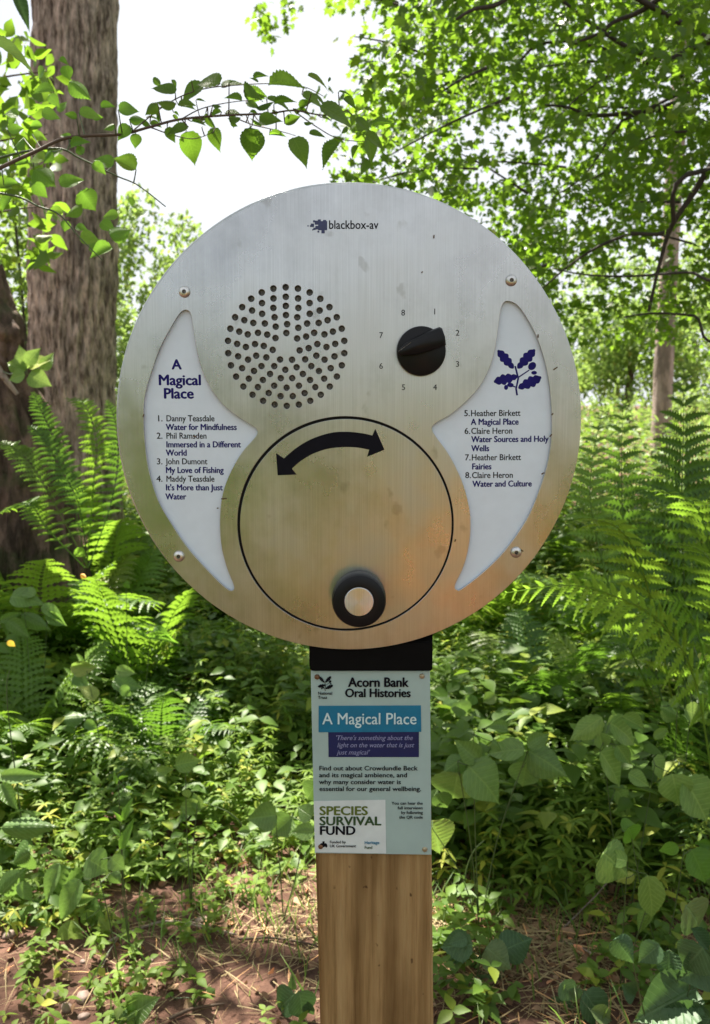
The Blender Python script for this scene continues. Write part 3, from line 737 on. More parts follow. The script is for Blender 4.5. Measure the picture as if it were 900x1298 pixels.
def far_tree(px, Yd, ztop, wpx, mat, label, group=None, lean=0.0, rtop=.06, rb=None, crown=None, leafmat='far', nleaf=2500, lsz=.09, cc=None, cr=None, seed=1, name='tree'):
    g = G(px, Yd); t = empty(name, g, label, 'tree', group)
    r0 = wpx / 2 * Yd / FPX
    path = [g + Vector((0, 0, -.2)), g + Vector((lean * .3, 0, ztop * .33)), g + Vector((lean * .5 + .03, 0, ztop * .66)), g + Vector((lean, 0, ztop))]
    link('trunk', trunk_mesh('trunk', path, [r0 * 1.3, r0, r0 * .9, rtop], 24, 40, .12), t, M[mat])
    if cc is not None:
        P = clumpy(nleaf, (g.x + lean + cc[0], g.y + cc[1], cc[2]), cr, .6, 0.0, seed)
        leaf_cloud('crown', P, lsz, OVATE_LO, M[leafmat], t)
    return t
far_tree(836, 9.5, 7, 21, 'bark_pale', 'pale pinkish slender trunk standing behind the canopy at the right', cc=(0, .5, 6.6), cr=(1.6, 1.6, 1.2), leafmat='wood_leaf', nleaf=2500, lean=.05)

# ------------------------------------------------------------------ the maple-leaved tree over the right half
mt = empty('overhanging_tree', (3.2, 4.6, gz(3.2, 4.6)), 'small-leaved tree whose leafy boughs hang across the upper right', 'tree')
link('trunk', trunk_mesh('trunk', [Vector((3.3, 4.6, -.1)), Vector((3.1, 4.6, 1.5)), Vector((2.9, 4.5, 3.2)), Vector((2.4, 4.4, 5.2))], [.20, .16, .13, .06], 40, 60, .2), mt, M['twig_dark'])
YB = 3.9
def bough(pts, r0, r1, Yd=YB, dy=0.0, parent=None):
    q = [W(x, y, Yd + dy * i / len(pts)) for i, (x, y) in enumerate(pts)]
    return tube_obj('bough', q, r0, r1, M['twig_dark'], parent or mt, 7, 5, .25)
tr_ = Vector((2.95, 4.55, 2.6))
def bough_from(pts, r0, r1, Yd=YB, dy=0.0):
    q = [Vector((2.9, 4.5, random.uniform(2.2, 3.0)))] + [W(x, y, Yd + dy * i / len(pts)) for i, (x, y) in enumerate(pts)]
    return tube_obj('bough', q, r0, r1, M['twig_dark'], mt, 7, 6, .25)
bough_from([(960, 85), (900, 108), (862, 128), (835, 138), (800, 143), (750, 146), (720, 136), (690, 133)], 0.0204, 0.0042)
bough_from([(960, 40), (900, 52), (875, 62), (845, 75), (800, 62), (750, 30), (700, -10)], 0.0177, 0.0056, 3.6)
bough_from([(960, 130), (905, 205), (875, 250), (850, 290), (836, 335), (822, 395)], 0.0163, 0.0056, 3.4, .2)
bough_from([(900, 215), (850, 290), (800, 297), (760, 312), (720, 338), (685, 368)], 0.0109, 0.0028, 3.4, .2)
bough_from([(960, 90), (810, 143), (780, 165), (757, 200), (735, 228), (700, 250)], 0.0095, 0.0021, 3.9)
bough_from([(940, 0), (800, 20), (760, 42), (735, 52)], 0.0136, 0.0042, 3.3)
bough_from([(700, -60), (640, 0), (600, 12), (578, 25)], 0.0122, 0.0042, 3.0)
bough_from([(760, 60), (640, 92), (580, 100), (548, 118), (515, 138)], 0.0082, 0.0021, 4.1)
bough_from([(960, 340), (870, 345), (800, 350), (740, 348), (700, 340)], 0.0068, 0.0021, 3.2)
bough_from([(940, 405), (880, 400), (830, 397), (790, 402)], 0.0082, 0.0028, 3.6)
for k in range(26):
    x, y = random.uniform(480, 880), random.uniform(-20, 380); a = random.uniform(2.4, 3.6); l = random.uniform(60, 170)
    if y > 120 + (x - 450) * 1.1: continue
    bough([(x, y), (x + l * .5 * math.cos(a), y - l * .5 * math.sin(a) + 8), (x + l * math.cos(a), y - l * math.sin(a) + 24)], .006, .002, random.uniform(3.2, 4.6))
# leaves: a deep volume of sprays; sprays are short chains of leaves
def in_photo(p):
    v = Vector(p) - Vector((0, 0, CAM_H)); fw = v.y * math.cos(PITCH) - v.z * math.sin(PITCH); up = v.y * math.sin(PITCH) + v.z * math.cos(PITCH)
    return 450 + FPX * v.x / fw, 649 - FPX * up / fw
pts, dirs = [], []
rr = random.Random(5)
while len(pts) < 44000:
    Yd = 2.9 + 3.2 * rr.random() ** .9; x = rr.uniform(-.25, 3.6); z = rr.uniform(1.2, 4.6)
    px, py = in_photo((x, Yd, z))
    if py < -260 or px > 1250: continue
    edge = 452 + 18 * math.sin(py / 37.) + 14 * math.sin(py / 13.) + (26 if py < 60 else 0) + max(0, py - 120) * .12
    low = 428 + 35 * math.sin(px / 43.) + (40 if px < 800 else 0)
    if px < edge or py > low: continue
    dens = noise.noise((x * 2.3, Yd * 1.2, z * 2.3)) + .35 * noise.noise((x * 7, Yd * 4, z * 7))
    hole = 0.0
    for (hx_, hy_, hr_) in ((820, 330, 48), (735, 345, 36), (880, 300, 50), (610, 165, 40), (530, 60, 26), (650, 290, 20), (760, 262, 34), (880, 210, 35), (505, 225, 20)):
        q = math.hypot(px - hx_, (py - hy_) * 1.4) / hr_
        hole = max(hole, 1.2 * (1 - q))
    if py > 300: hole += (py - 300) / 400
    if dens < -.10 + hole: continue
    base = Vector((x, Yd, z)); d = Vector((rr.gauss(-.6, .8), rr.gauss(0, .7), rr.gauss(-.35, .4))).normalized()
    for j in range(rr.randint(4, 9)):
        pts.append(tuple(base + d * (.028 * j) + Vector((rr.gauss(0, .012), rr.gauss(0, .012), rr.gauss(0, .010)))))
        sd = 1 if j % 2 else -1
        dirs.append(tuple(d * .6 + Vector((rr.gauss(0, .5), rr.gauss(0, .5), rr.gauss(-.35, .4))) + d.cross(Vector((0, 0, 1))) * sd))
P, Dv = np.array(pts), np.array(dirs); S = .040 * (.65 + .7 * rng.random(len(P)))
Nv = rand_dirs(len(P), 1.3)
o = link('crown', scatter_mesh('crown', LOBED[0], LOBED[1], P, frames(Dv, Nv), S), mt, M['canopy']); o['kind'] = 'stuff'
# single leaves of the lowest, nearest sprays
lob = tri_mesh('lobed_leaf', LOBED[0], LOBED[1])
lob.materials.append(M['canopy'])
def put_leaf(name, me, base, tip, parent, root, w=1.0, face=None, roll=None, label=None):
    """a single leaf object from base to tip"""
    dd = tip - base; L_ = dd.length
    nrm = face if face is not None else Vector((random.gauss(0, .35), -1, .55 + random.gauss(0, .3)))
    m = frame1(dd, nrm)
    o = bpy.data.objects.new(name, me); COL.objects.link(o); o.parent = parent
    mm = Matrix.Translation(base - root) @ m.to_4x4() @ Matrix.Diagonal((L_ * w, L_, L_, 1))
    o.matrix_local = mm
    if label: o['label'] = label
    return o
rt_ = Vector(mt.location)
for k in range(260):
    x, y = random.uniform(455, 890), random.uniform(0, 1) ** .8 * 400
    if y > 250 and x < 720: continue
    if y > 330 + random.uniform(-30, 60): continue
    Yd = random.uniform(2.5, 3.1); b = W(x, y, Yd); a = random.uniform(0, 6.28); l = random.uniform(.024, .036)
    put_leaf('leaf', lob, b, b + Vector((math.cos(a) * l, random.uniform(-.4, .4) * l, -abs(math.sin(a)) * l * .8)), mt, rt_, random.uniform(.85, 1.1), Vector((random.gauss(0, .6), -.5, 1)))

# a thin spray of leaves from high up, against the white sky
P = []
for (x0, y0, x1, y1, n_) in ((330, 5, 345, 60, 40), (330, 8, 400, 0, 26), (405, 2, 440, 12, 20), (355, 25, 372, 38, 14), (318, 22, 335, 30, 8)):
    for k in range(n_):
        t = random.random(); P.append(tuple(W(x0 + (x1 - x0) * t + random.gauss(0, 4), y0 + (y1 - y0) * t + random.gauss(0, 4), 6.0 + random.gauss(0, .1))))
o = leaf_cloud('hanging_twig_leaves', np.array(P), .05, LOBED, M['canopy'], mt)

# ------------------------------------------------------------------ near sapling spray on the left
LEAF_HI = [fine_leaf('leaf_a', 10, .56, seed=1, tooth_=.5), fine_leaf('leaf_b', 11, .50, cup=.55, droop=.10, seed=2, tooth_=.4, wave=.02), fine_leaf('leaf_c', 9, .64, cup=.10, droop=.45, seed=3, tooth_=.5), fine_leaf('leaf_d', 10, .60, cup=-.35, droop=.3, seed=4, tooth_=.4, wave=.025)]
def variants(mat):
    out = []
    for m_ in LEAF_HI:
        c = m_.copy(); c.materials.clear(); c.materials.append(M[mat]); c.name = m_.name + '_' + mat; out.append(c)
    return out
SPR, BRI, BRO, BDK, BPL, YEL = (variants(k) for k in ('spray', 'bright', 'broad', 'broad_dark', 'broad_pale', 'yellow'))
YS = 1.45
sap = empty('hazel_sapling', (-.95, YS, gz(-.95, YS)), 'slim sapling reaching in from the left with a thin branch of fresh green leaves', 'sapling')
sr = Vector(sap.location)
tube_obj('stem', [Vector((-.95, YS, 0)), Vector((-.90, YS, .8)), Vector((-.88, YS, 1.3)), W(-150, 215, YS) + Vector((-.05, 0, 0)), W(-120, 60, YS)], .012, .006, M['twig'], sap)
br1 = [(-150, 260), (-40, 235), (2, 212), (45, 192), (80, 176), (115, 172), (155, 170), (190, 161), (230, 151), (290, 146), (340, 144), (372, 140), (410, 146), (440, 140)]
tube_obj('branch', [W(x, y, YS + .0004 * (x - 100)) for x, y in br1], .0034, .0010, M['twig'], sap, 6)
br2 = [(-150, 250), (0, 200), (70, 188), (100, 200), (125, 212), (150, 224), (175, 235), (210, 262)]
tube_obj('branch', [W(x, y, YS + .08) for x, y in br2], .0022, .0009, M['stem'], sap, 6)
tube_obj('branch', [W(x, y, YS - .05) for x, y in [(-150, 240), (0, 245), (50, 262), (75, 272), (100, 300), (130, 330)]], .0020, .0008, M['stem'], sap, 6)
UP = [(445, 237, 377, 205), (558, 212, 490, 183, .9), (515, 212, 455, 248), (562, 222, 622, 187), (620, 205, 674, 237), (642, 200, 680, 186), (680, 215, 778, 212, .62), (765, 240, 828, 252),
      (447, 264, 398, 252), (400, 262, 368, 290), (460, 270, 497, 276), (614, 256, 568, 246), (624, 262, 660, 267), (676, 250, 750, 256, .4), (540, 265, 562, 268), (440, 285, 455, 293), (485, 308, 524, 318),
      (562, 284, 528, 294), (590, 292, 592, 322), (570, 286, 618, 290), (633, 285, 657, 289), (655, 306, 710, 297), (722, 314, 764, 293), (770, 310, 795, 307), (815, 298, 845, 300), (810, 272, 905, 292, .8),
      (545, 322, 541, 382, .85), (636, 322, 631, 404, .85), (683, 342, 728, 345, .5), (742, 348, 786, 412, .7), (783, 337, 827, 336, .5), (862, 362, 812, 424), (472, 332, 500, 412), (424, 322, 442, 362), (478, 322, 418, 336),
      (380, 310, 412, 320), (880, 320, 862, 336), (700, 292, 690, 272), (752, 290, 757, 272), (900, 300, 945, 330), (870, 250, 905, 275), (520, 305, 495, 290), (610, 300, 575, 290), (905, 330, 940, 300, .8),
      (930, 345, 960, 410), (925, 340, 985, 370), (945, 320, 1000, 312), (910, 370, 890, 400), (930, 400, 910, 440)]
LO = [(112, 172, 86, 192, .9), (138, 232, 82, 238), (166, 165, 172, 202, .9), (176, 205, 232, 242), (125, 240, 150, 268), (200, 285, 256, 286), (255, 272, 292, 266), (105, 285, 150, 290), (82, 340, 120, 352), (300, 278, 350, 268), (328, 302, 366, 298),
      (345, 338, 342, 376), (328, 318, 300, 352), (345, 430, 288, 400, .9), (288, 418, 240, 395), (86, 430, 142, 466, .9), (150, 468, 208, 442), (204, 482, 240, 532, .95), (208, 520, 158, 540), (160, 540, 116, 540, .7), (166, 558, 160, 588, .9),
      (192, 574, 224, 582), (202, 600, 252, 606, .8), (278, 598, 328, 572, .8), (285, 628, 230, 655, .8), (255, 562, 292, 582), (85, 465, 116, 500), (48, 290, 14, 282, .9), (115, 402, 68, 394), (132, 384, 105, 412), (335, 500, 328, 524), (300, 545, 262, 545), (230, 640, 262, 600),
      (60, 350, 20, 372), (40, 420, 84, 412), (20, 330, 58, 318), (10, 470, 52, 462), (30, 500, 4, 540), (150, 285, 165, 250), (195, 300, 165, 290), (235, 300, 262, 296), (290, 315, 262, 325), (150, 150, 175, 165), (40, 300, 26, 330), (108, 320, 70, 318),
      (180, 375, 232, 360), (210, 392, 190, 362), (235, 412, 270, 440), (180, 350, 150, 338)]
def add_leaves(L_, sc, ox, oy, Yd, jit, parent, root, vs, wmul=1.0, twig=None, tmat='stem', facez=.55, dtip=.35):
    for q in L_:
        w = (q[4] if len(q) > 4 else .7) * wmul
        b = W(ox + q[0] / sc, oy + q[1] / sc, Yd + random.uniform(-jit, jit)); t = W(ox + q[2] / sc, oy + q[3] / sc, b.y)
        ln = (t - b).length; t.y += random.uniform(-dtip, dtip) * ln
        put_leaf('leaf', random.choice(vs), b, t, parent, root, w / .60, Vector((random.gauss(0, .25), -1, facez + random.gauss(0, .25))))
        if twig is not None:
            c = min(twig, key=lambda v: (v - b).length)
            if (c - b).length > .05: continue
            mid = (c + b) / 2 + Vector((0, 0, -.03 * (c - b).length))
            tube_obj('petiole', [c, mid, b], .0012, .0008, M[tmat], parent, 4, 3)
t1 = [W(x, y, YS + .0004 * (x - 100)) for x, y in br1[2:]]; t1 = smooth_path(t1, 5)
for tw_ in ([(165, 169), (200, 140), (230, 122), (262, 112), (300, 108), (345, 106), (385, 110), (410, 122)], [(190, 161), (215, 170), (245, 176), (270, 168)], [(290, 146), (320, 158), (350, 165), (375, 172)], [(372, 140), (400, 160), (430, 176), (470, 180)], [(230, 151), (255, 138), (290, 130), (330, 126)]):
    qq = [W(x, y, YS + .0004 * (x - 100) + .03) for x, y in tw_]; tube_obj('side_twig', qq, .0012, .0006, M['twig'], sap, 5); t1 += smooth_path(qq, 4)
t2 = smooth_path([W(x, y, YS + .08) for x, y in br2[1:]] , 5)
UP += [(x + random.gauss(0, 12), y + random.gauss(0, 10), x + random.gauss(22, 22), y + random.gauss(8, 14), random.uniform(.35, .7)) for x, y in [(random.uniform(330, 900), 0) for _ in range(34)] for y in [300 - .03 * x + random.choice((-75, -40, -20, 0, 15, 30))]]
add_leaves(UP, 2, 0, 0, YS + .08, .06, sap, sr, SPR, 1.0, t1, 'twig', 0.9)
add_leaves(LO, 2, 0, 0, YS + .04, .08, sap, sr, BRI, 1.08, t1 + t2, 'stem', .4)
near3 = [(150, 468, 208, 440), (140, 455, 152, 480), (120, 490, 70, 478), (148, 480, 160, 500), (100, 470, 60, 450), (155, 510, 205, 530), (100, 520, 40, 540), (50, 440, 20, 470)]
pl3 = lt
tw = [W(2, 470, 3.75), W(12, 474, 3.5), W(24, 472, 3.3), W(34, 468, 3.2)]; tube_obj('sprig', tw, .004, .0015, M['stem'], pl3)
add_leaves([(55 * 2, 470 * 2, 65 * 2, 445 * 2, .8), (34 * 2, 470 * 2, 5 * 2, 458 * 2, .9), (38 * 2, 465 * 2, 65 * 2, 452 * 2, .9), (34 * 2, 468 * 2, 25 * 2, 440 * 2, .8), (36 * 2, 475 * 2, 66 * 2, 488 * 2, .9), (32 * 2, 475 * 2, 8 * 2, 480 * 2, .9), (34 * 2, 462 * 2, 50 * 2, 440 * 2, .8)], 2, 0, 0, 3.2, .03, pl3, Vector(pl3.location), BPL, 1.0, [W(34, 468, 3.2)])

# ------------------------------------------------------------------ leafy shrub screening the far left
sh_ = empty('leafy_shrub', (-2.6, 6.6, gz(-2.6, 6.6)), 'green leafy shrub filling the gap left of the large trunk', 'shrub')
for k in range(3):
    tube_obj('stem', [Vector((-2.6 + .1 * k, 6.6, 0)), Vector((-3.1 + .35 * k, 6.6, 1.4)), Vector((-3.4 + .5 * k, 6.4, 3.0))], .02, .006, M['twig_dark'], sh_)
P = clumpy(7000, (-3.0, 6.6, 1.9), (1.25, .9, 1.9), .4, -.02, 9)
leaf_cloud('foliage', P, .07, OVATE_LO, M['wood_leaf'], sh_)
P = []
for k in range(420):
    x = random.uniform(-30, 42) if random.random() < .75 else random.uniform(42, 72); y = random.uniform(40, 340)
    if noise.noise((x / 40, y / 50, 4)) < -.05: continue
    P.append(tuple(W(x, y, 3.0 + random.uniform(-.3, .5))))
sh2 = empty('broadleaf_bough', (W(-160, 200, 3.2).x, 3.2, 0), 'mid green leaves in front of the trunk at the upper left edge', 'shrub')
leaf_cloud('foliage', np.array(P), .065, OVATE, M['canopy'], sh2)
for y0 in (90, 170, 260): tube_obj('twig', [W(-160, y0 + 90, 3.1), W(-40, y0 + 20, 3.1), W(60, y0, 3.1)], .006, .002, M['twig'], sh2)
tube_obj('stem', [Vector((W(-160, 200, 3.2).x, 3.2, 0)), W(-160, 400, 3.2), W(-160, 60, 3.2)], .02, .008, M['twig'], sh2)
put_leaf('leaf', BDK[0], W(-40, 40, 1.2), W(48, 72, 1.3), sh2, Vector(sh2.location), .6, Vector((0, -.6, 1)))
put_leaf('leaf', BDK[1], W(20, -10, 2.2), W(38, 40, 2.2), sh2, Vector(sh2.location), .7)

# ------------------------------------------------------------------ far sunlit trees and bushes
FT = [(190, 19, 5.0, 1.6, 'bushy sunlit tree seen between the large trunk and the disc'), (248, 27, 3.3, 2.4, 'low pale bush just left of the top of the disc'), (300, 33, 3.6, 3.0, 'distant bush line behind the top left of the disc'),
      (120, 26, 5.0, 2.4, 'distant tree behind the large trunk'), (15, 20, 5.2, 2.2, 'tree far behind at the left edge of the photo'),
      (690, 24, 4.4, 2.6, 'distant pale tree behind the right rim of the disc'), (790, 20, 3.9, 1.9, 'hazy green bush between the two slender trunks'), (872, 23, 4.6, 2.4, 'pale green tree at the far right edge'),
      (940, 17, 4.6, 1.8, 'bushy tree beyond the right edge'), (560, 30, 5.0, 3.0, 'far tree behind the middle of the disc'), (430, 32, 4.2, 3.0, 'far tree hidden behind the disc centre')]
for i, (px, Yd, h, w, lb) in enumerate(FT):
    g = G(px, Yd); t = empty('distant_tree', g, lb, 'tree')
    tube_obj('trunk', [g, g + Vector((.1, 0, h * .4)), g + Vector((0, 0, h * .5))], .12, .04, M['twig'], t)
    z0 = g.z
    P = clumpy(5200, (g.x, g.y, z0 + h * .50), (w, w * .7, h * .52), .8, -.02, 20 + i, .38)
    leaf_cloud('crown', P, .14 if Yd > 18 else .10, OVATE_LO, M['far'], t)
# the sunlit clearing's tall herbage beyond the ferns
P = np.stack([rng.uniform(-9, 12, 22000), rng.uniform(8, 24, 22000), np.zeros(22000)], axis=1)
P[:, 2] = [gz(x, y) + random.random() ** 1.5 * .8 for x, y, _ in P]
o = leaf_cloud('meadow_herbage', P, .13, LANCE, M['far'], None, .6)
tag(o, 'bright sunlit herbage of the clearing beyond the ferns', 'undergrowth')

# ------------------------------------------------------------------ woodland behind the photographer and to the sides (seen in the steel and by the light)
for i in range(15):
    a = R(100 + i * 22.5); r = 8.5 + 2.5 * random.random(); x, y = r * math.cos(a), r * math.sin(a) + 1
    if y > 4: continue
    g = Vector((x, y, gz(x, y))); t = empty('woodland_tree', g, 'leafy woodland tree outside the view', 'tree', 'woodland trees outside the view')
    tube_obj('trunk', [g, g + Vector((.1, 0, 2)), g + Vector((0, .1, 4))], .16, .06, M['bark_dark'], t)
    hh = random.uniform(4.0, 6.5); nl_ = 3200
    if y < -3 and abs(x) < 6.5: hh = random.uniform(1.5, 3.2); nl_ = 1300
    P = clumpy(nl_, (x, y, hh * .5), (2.3, 2.0, hh * .52), .9, .03, 60 + i, .42)
    leaf_cloud('crown', P, .17, OVATE_LO, M['wood_leaf'], t)
P = np.stack([rng.uniform(-7, 7, 30000), rng.uniform(-9, -1.0, 30000), np.zeros(30000)], axis=1)
P = P[((P[:, 0] - .6) / .5) ** 2 + ((P[:, 1] + 2.5) / .7) ** 2 > 1]
P = P[np.abs(P[:, 0]) + np.abs(P[:, 1] + 1.0) > .7]
P[:, 2] = [random.random() ** 1.4 * .7 for _ in P]
o = leaf_cloud('undergrowth_behind', P, .12, LANCE, M['cover'], None, .6); tag(o, 'green undergrowth along the path behind the camera', 'undergrowth')

# red clay bank added out of view to tint the steel's reflection warm
bv = [(.60 + u * .37, -2.62 - .42 * v + .05 * noise.noise((u * 3, v * 3, 1)) - .15 * u * u, -.05 + (.92 * (1 - u * u * .75)) * math.sin(v * math.pi / 2) + .05 * noise.noise((u * 4, v * 4, 5))) for v in [j / 20 * 2 for j in range(21)] for u in [i / 12 - 1 for i in range(25)]]
I2 = np.arange(21 * 25).reshape(21, 25); bf = np.stack([I2[:-1, :-1], I2[:-1, 1:], I2[1:, 1:], I2[1:, :-1]], axis=-1).reshape(-1, 4)
cb = link('added_clay_bank', tri_mesh('added_clay_bank', bv, bf), None, M['clay']); tag(cb, kind='structure')

# ------------------------------------------------------------------ ferns
def frond_mesh(name, pts, width, npair=26, shape='tri', lobes=7, droop=.25, seed=0, side=None):
    """a frond along a curve: stalk plus two rows of toothed pinnae"""
    rr = random.Random(seed); q = smooth_path(pts, 10); n = len(q); V, F = [], []
    Lt = sum((q[i + 1] - q[i]).length for i in range(n - 1))
    tv, tf = tube(name, q, [.0035 * (1 - .8 * i / n) * max(.6, Lt) for i in range(n)], 4); V += tv; F += tf
    def at(t):
        f = t * (n - 1); i = min(n - 2, int(f)); return q[i].lerp(q[i + 1], f - i), (q[min(n - 1, i + 2)] - q[max(0, i - 1)]).normalized()
    d0 = (q[-1] - q[0]); upv = Vector((0, 0, 1)); sd0 = side or d0.cross(upv)
    if sd0.length < .05: sd0 = Vector((1, 0, 0))
    sd0.normalize()
    for k in range(npair):
        t = .14 + .85 * (k / (npair - 1)) ** .95; p, d = at(t); u = (t - .14) / .86
        L_ = width * ((1 - u) ** .85 * (.75 + .9 * u) if shape == 'tri' else math.sin(math.pi * min(1, .12 + .88 * u) ** .85) ** .8)
        L_ = max(L_, .01) * rr.uniform(.9, 1.08)
        nz_ = sd0.cross(d).normalized()
        if nz_.z < 0 and abs(d.z) < .9: nz_ = -nz_
        for s in (-1, 1):
            ax = (sd0 * s * rr.uniform(.9, 1.0) + d * (.28 + .35 * u + rr.uniform(-.14, .14)) + nz_ * rr.uniform(-.22, .22)).normalized()
            wv = d; w = min(Lt * .85 / npair * 1.45, L_ * .40) * (1 if shape != 'tri' else 1.0)
            base = len(V); m = lobes * 2
            for j in range(m + 1):
                v = j / m; c = p + ax * L_ * v + Vector((0, 0, -droop * L_ * v * v))
                env = (1 - v ** 1.6) ** .8 * w / 2 + .0006; tooth = 1.0 if j % 2 else .38
                V.append(tuple(c)); V.append(tuple(c + wv * env * tooth + nz_ * .12 * env + ax * env * .35)); V.append(tuple(c - wv * env * tooth + nz_ * .12 * env + ax * env * .35))
            for j in range(m):
                a = base + 3 * j
                F += [(a, a + 1, a + 4), (a, a + 4, a + 3), (a, a + 3, a + 5), (a, a + 5, a + 2)]
    return tri_mesh(name, [tuple(v) for v in V], F, np.full(len(V), rr.random() * .9))

def gen_frond(name, L_, rise, arch, width, mat, shape, seed, npair=24):
    """frond leaving the origin along +X"""
    P = [Vector((0, 0, 0)), Vector((L_ * .25 * math.cos(rise), .0, L_ * .3 * math.sin(rise))), Vector((L_ * .6 * math.cos(rise) + .05 * L_, .0, L_ * .62 * math.sin(rise) * (1 - arch * .3))), Vector((L_ * (math.cos(rise) * .9 + arch * .25), .02, L_ * math.sin(rise) * (.92 - arch * .65)))]
    me = frond_mesh(name, P, width * L_, npair, shape, 6, .28, seed, Vector((0, 1, 0))); me.materials.append(M[mat]); return me
FR = {m_: [gen_frond('frond_a_' + m_, 1, R(62), .6, .20, m_, 'lance', 1), gen_frond('frond_b_' + m_, 1, R(48), .9, .21, m_, 'lance', 2), gen_frond('frond_c_' + m_, 1, R(74), .35, .19, m_, 'lance', 3), gen_frond('frond_d_' + m_, 1, R(66), .5, .30, m_, 'tri', 4, 18)] for m_ in ('fern', 'fern_dark')}
def fern(px, Yd, size, mat, label, nf=9, group='ferns in the undergrowth', kinds=(0, 1, 2), x=None):
    g = G(px, Yd) if x is None else Vector((x, Yd, gz(x, Yd)))
    t = empty('fern', g, label, 'fern', group); a0 = random.uniform(0, 6.28)
    for k in range(nf):
        o = bpy.data.objects.new('frond', FR[mat][random.choice(kinds)]); COL.objects.link(o); o.parent = t
        s = size * random.uniform(.75, 1.1); o.scale = (s, s, s * random.uniform(.9, 1.1)); o.rotation_euler = (random.uniform(-.1, .1), random.uniform(-.12, .12), a0 + k * 6.283 / nf + random.uniform(-.3, .3))
        o.location = (random.uniform(-.03, .03), random.uniform(-.03, .03), 0)
    return t
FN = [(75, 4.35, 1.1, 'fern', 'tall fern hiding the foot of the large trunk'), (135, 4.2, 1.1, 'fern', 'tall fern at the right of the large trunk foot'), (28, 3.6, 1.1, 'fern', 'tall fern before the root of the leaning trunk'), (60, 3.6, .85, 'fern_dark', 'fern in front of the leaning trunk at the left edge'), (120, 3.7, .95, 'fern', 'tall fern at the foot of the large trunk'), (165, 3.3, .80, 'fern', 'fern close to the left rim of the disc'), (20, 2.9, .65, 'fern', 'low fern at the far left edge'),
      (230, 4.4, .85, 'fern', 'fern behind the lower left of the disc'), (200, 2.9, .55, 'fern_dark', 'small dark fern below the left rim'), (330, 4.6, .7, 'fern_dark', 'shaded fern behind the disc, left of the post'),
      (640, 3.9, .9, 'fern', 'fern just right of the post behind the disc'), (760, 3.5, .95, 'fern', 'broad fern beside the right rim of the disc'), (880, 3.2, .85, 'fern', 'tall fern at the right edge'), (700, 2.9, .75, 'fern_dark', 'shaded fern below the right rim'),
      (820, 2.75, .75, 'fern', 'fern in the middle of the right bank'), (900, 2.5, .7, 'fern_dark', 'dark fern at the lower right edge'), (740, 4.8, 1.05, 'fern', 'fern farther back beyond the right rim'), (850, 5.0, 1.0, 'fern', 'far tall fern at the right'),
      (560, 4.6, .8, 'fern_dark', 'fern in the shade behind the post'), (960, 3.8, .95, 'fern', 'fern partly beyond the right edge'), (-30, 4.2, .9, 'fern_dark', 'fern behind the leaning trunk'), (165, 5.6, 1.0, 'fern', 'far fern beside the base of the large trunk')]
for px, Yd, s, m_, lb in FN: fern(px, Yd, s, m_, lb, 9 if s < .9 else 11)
# fronds that stand out, each shaped to its own curve
def hero(fern_obj, P, width, npair, shape, mat, seed, side=None, lobes=7, label=None):
    me = frond_mesh('frond', P, width, npair, shape, lobes, .2, seed, side); me.materials.append(M[mat])
    o = link('frond', me, fern_obj);
    if label: o['label'] = label
hf = empty('bracken', G(855, 2.3), 'upright feathery bracken with a tall pointed frond at the right edge', 'fern')
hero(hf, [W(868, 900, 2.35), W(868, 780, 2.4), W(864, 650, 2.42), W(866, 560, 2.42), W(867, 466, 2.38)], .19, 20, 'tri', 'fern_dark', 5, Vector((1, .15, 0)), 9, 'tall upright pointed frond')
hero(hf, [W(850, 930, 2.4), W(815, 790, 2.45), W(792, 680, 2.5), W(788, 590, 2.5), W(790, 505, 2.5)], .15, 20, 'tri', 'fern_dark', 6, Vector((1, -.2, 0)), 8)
hero(hf, [W(850, 930, 2.4), W(790, 800, 2.3), W(752, 660, 2.35), W(750, 590, 2.4), W(764, 520, 2.5)], .12, 18, 'tri', 'fern', 7, Vector((1, .3, 0)), 8)
hero(hf, [W(900, 930, 2.4), W(905, 800, 2.3), W(900, 700, 2.2), W(880, 640, 2.15), W(830, 620, 2.1)], .14, 18, 'tri', 'fern', 8, None, 8)
hero(hf, [W(860, 930, 2.4), W(830, 780, 2.2), W(800, 690, 2.1), W(760, 660, 2.05), W(700, 672, 2.0)], .12, 18, 'tri', 'fern', 9, None, 8)
af = empty('arching_fern', G(900, 2.0), 'fern whose sunlit frond arches leftwards below the right rim of the disc', 'fern')
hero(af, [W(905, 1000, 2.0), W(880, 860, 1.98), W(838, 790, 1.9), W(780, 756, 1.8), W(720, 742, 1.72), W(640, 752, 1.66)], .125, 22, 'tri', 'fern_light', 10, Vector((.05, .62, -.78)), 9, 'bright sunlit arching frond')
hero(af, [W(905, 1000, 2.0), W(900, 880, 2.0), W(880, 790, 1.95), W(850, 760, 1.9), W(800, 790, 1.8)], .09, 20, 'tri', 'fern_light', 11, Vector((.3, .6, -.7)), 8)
hero(af, [W(905, 1000, 2.0), W(930, 860, 2.0), W(920, 760, 1.95), W(890, 700, 1.9), W(840, 690, 1.85)], .10, 20, 'tri', 'fern', 12, None, 8)
lf = empty('lady_fern', G(110, 3.0), 'pale green fern with upright tips in front of the large trunk', 'fern')
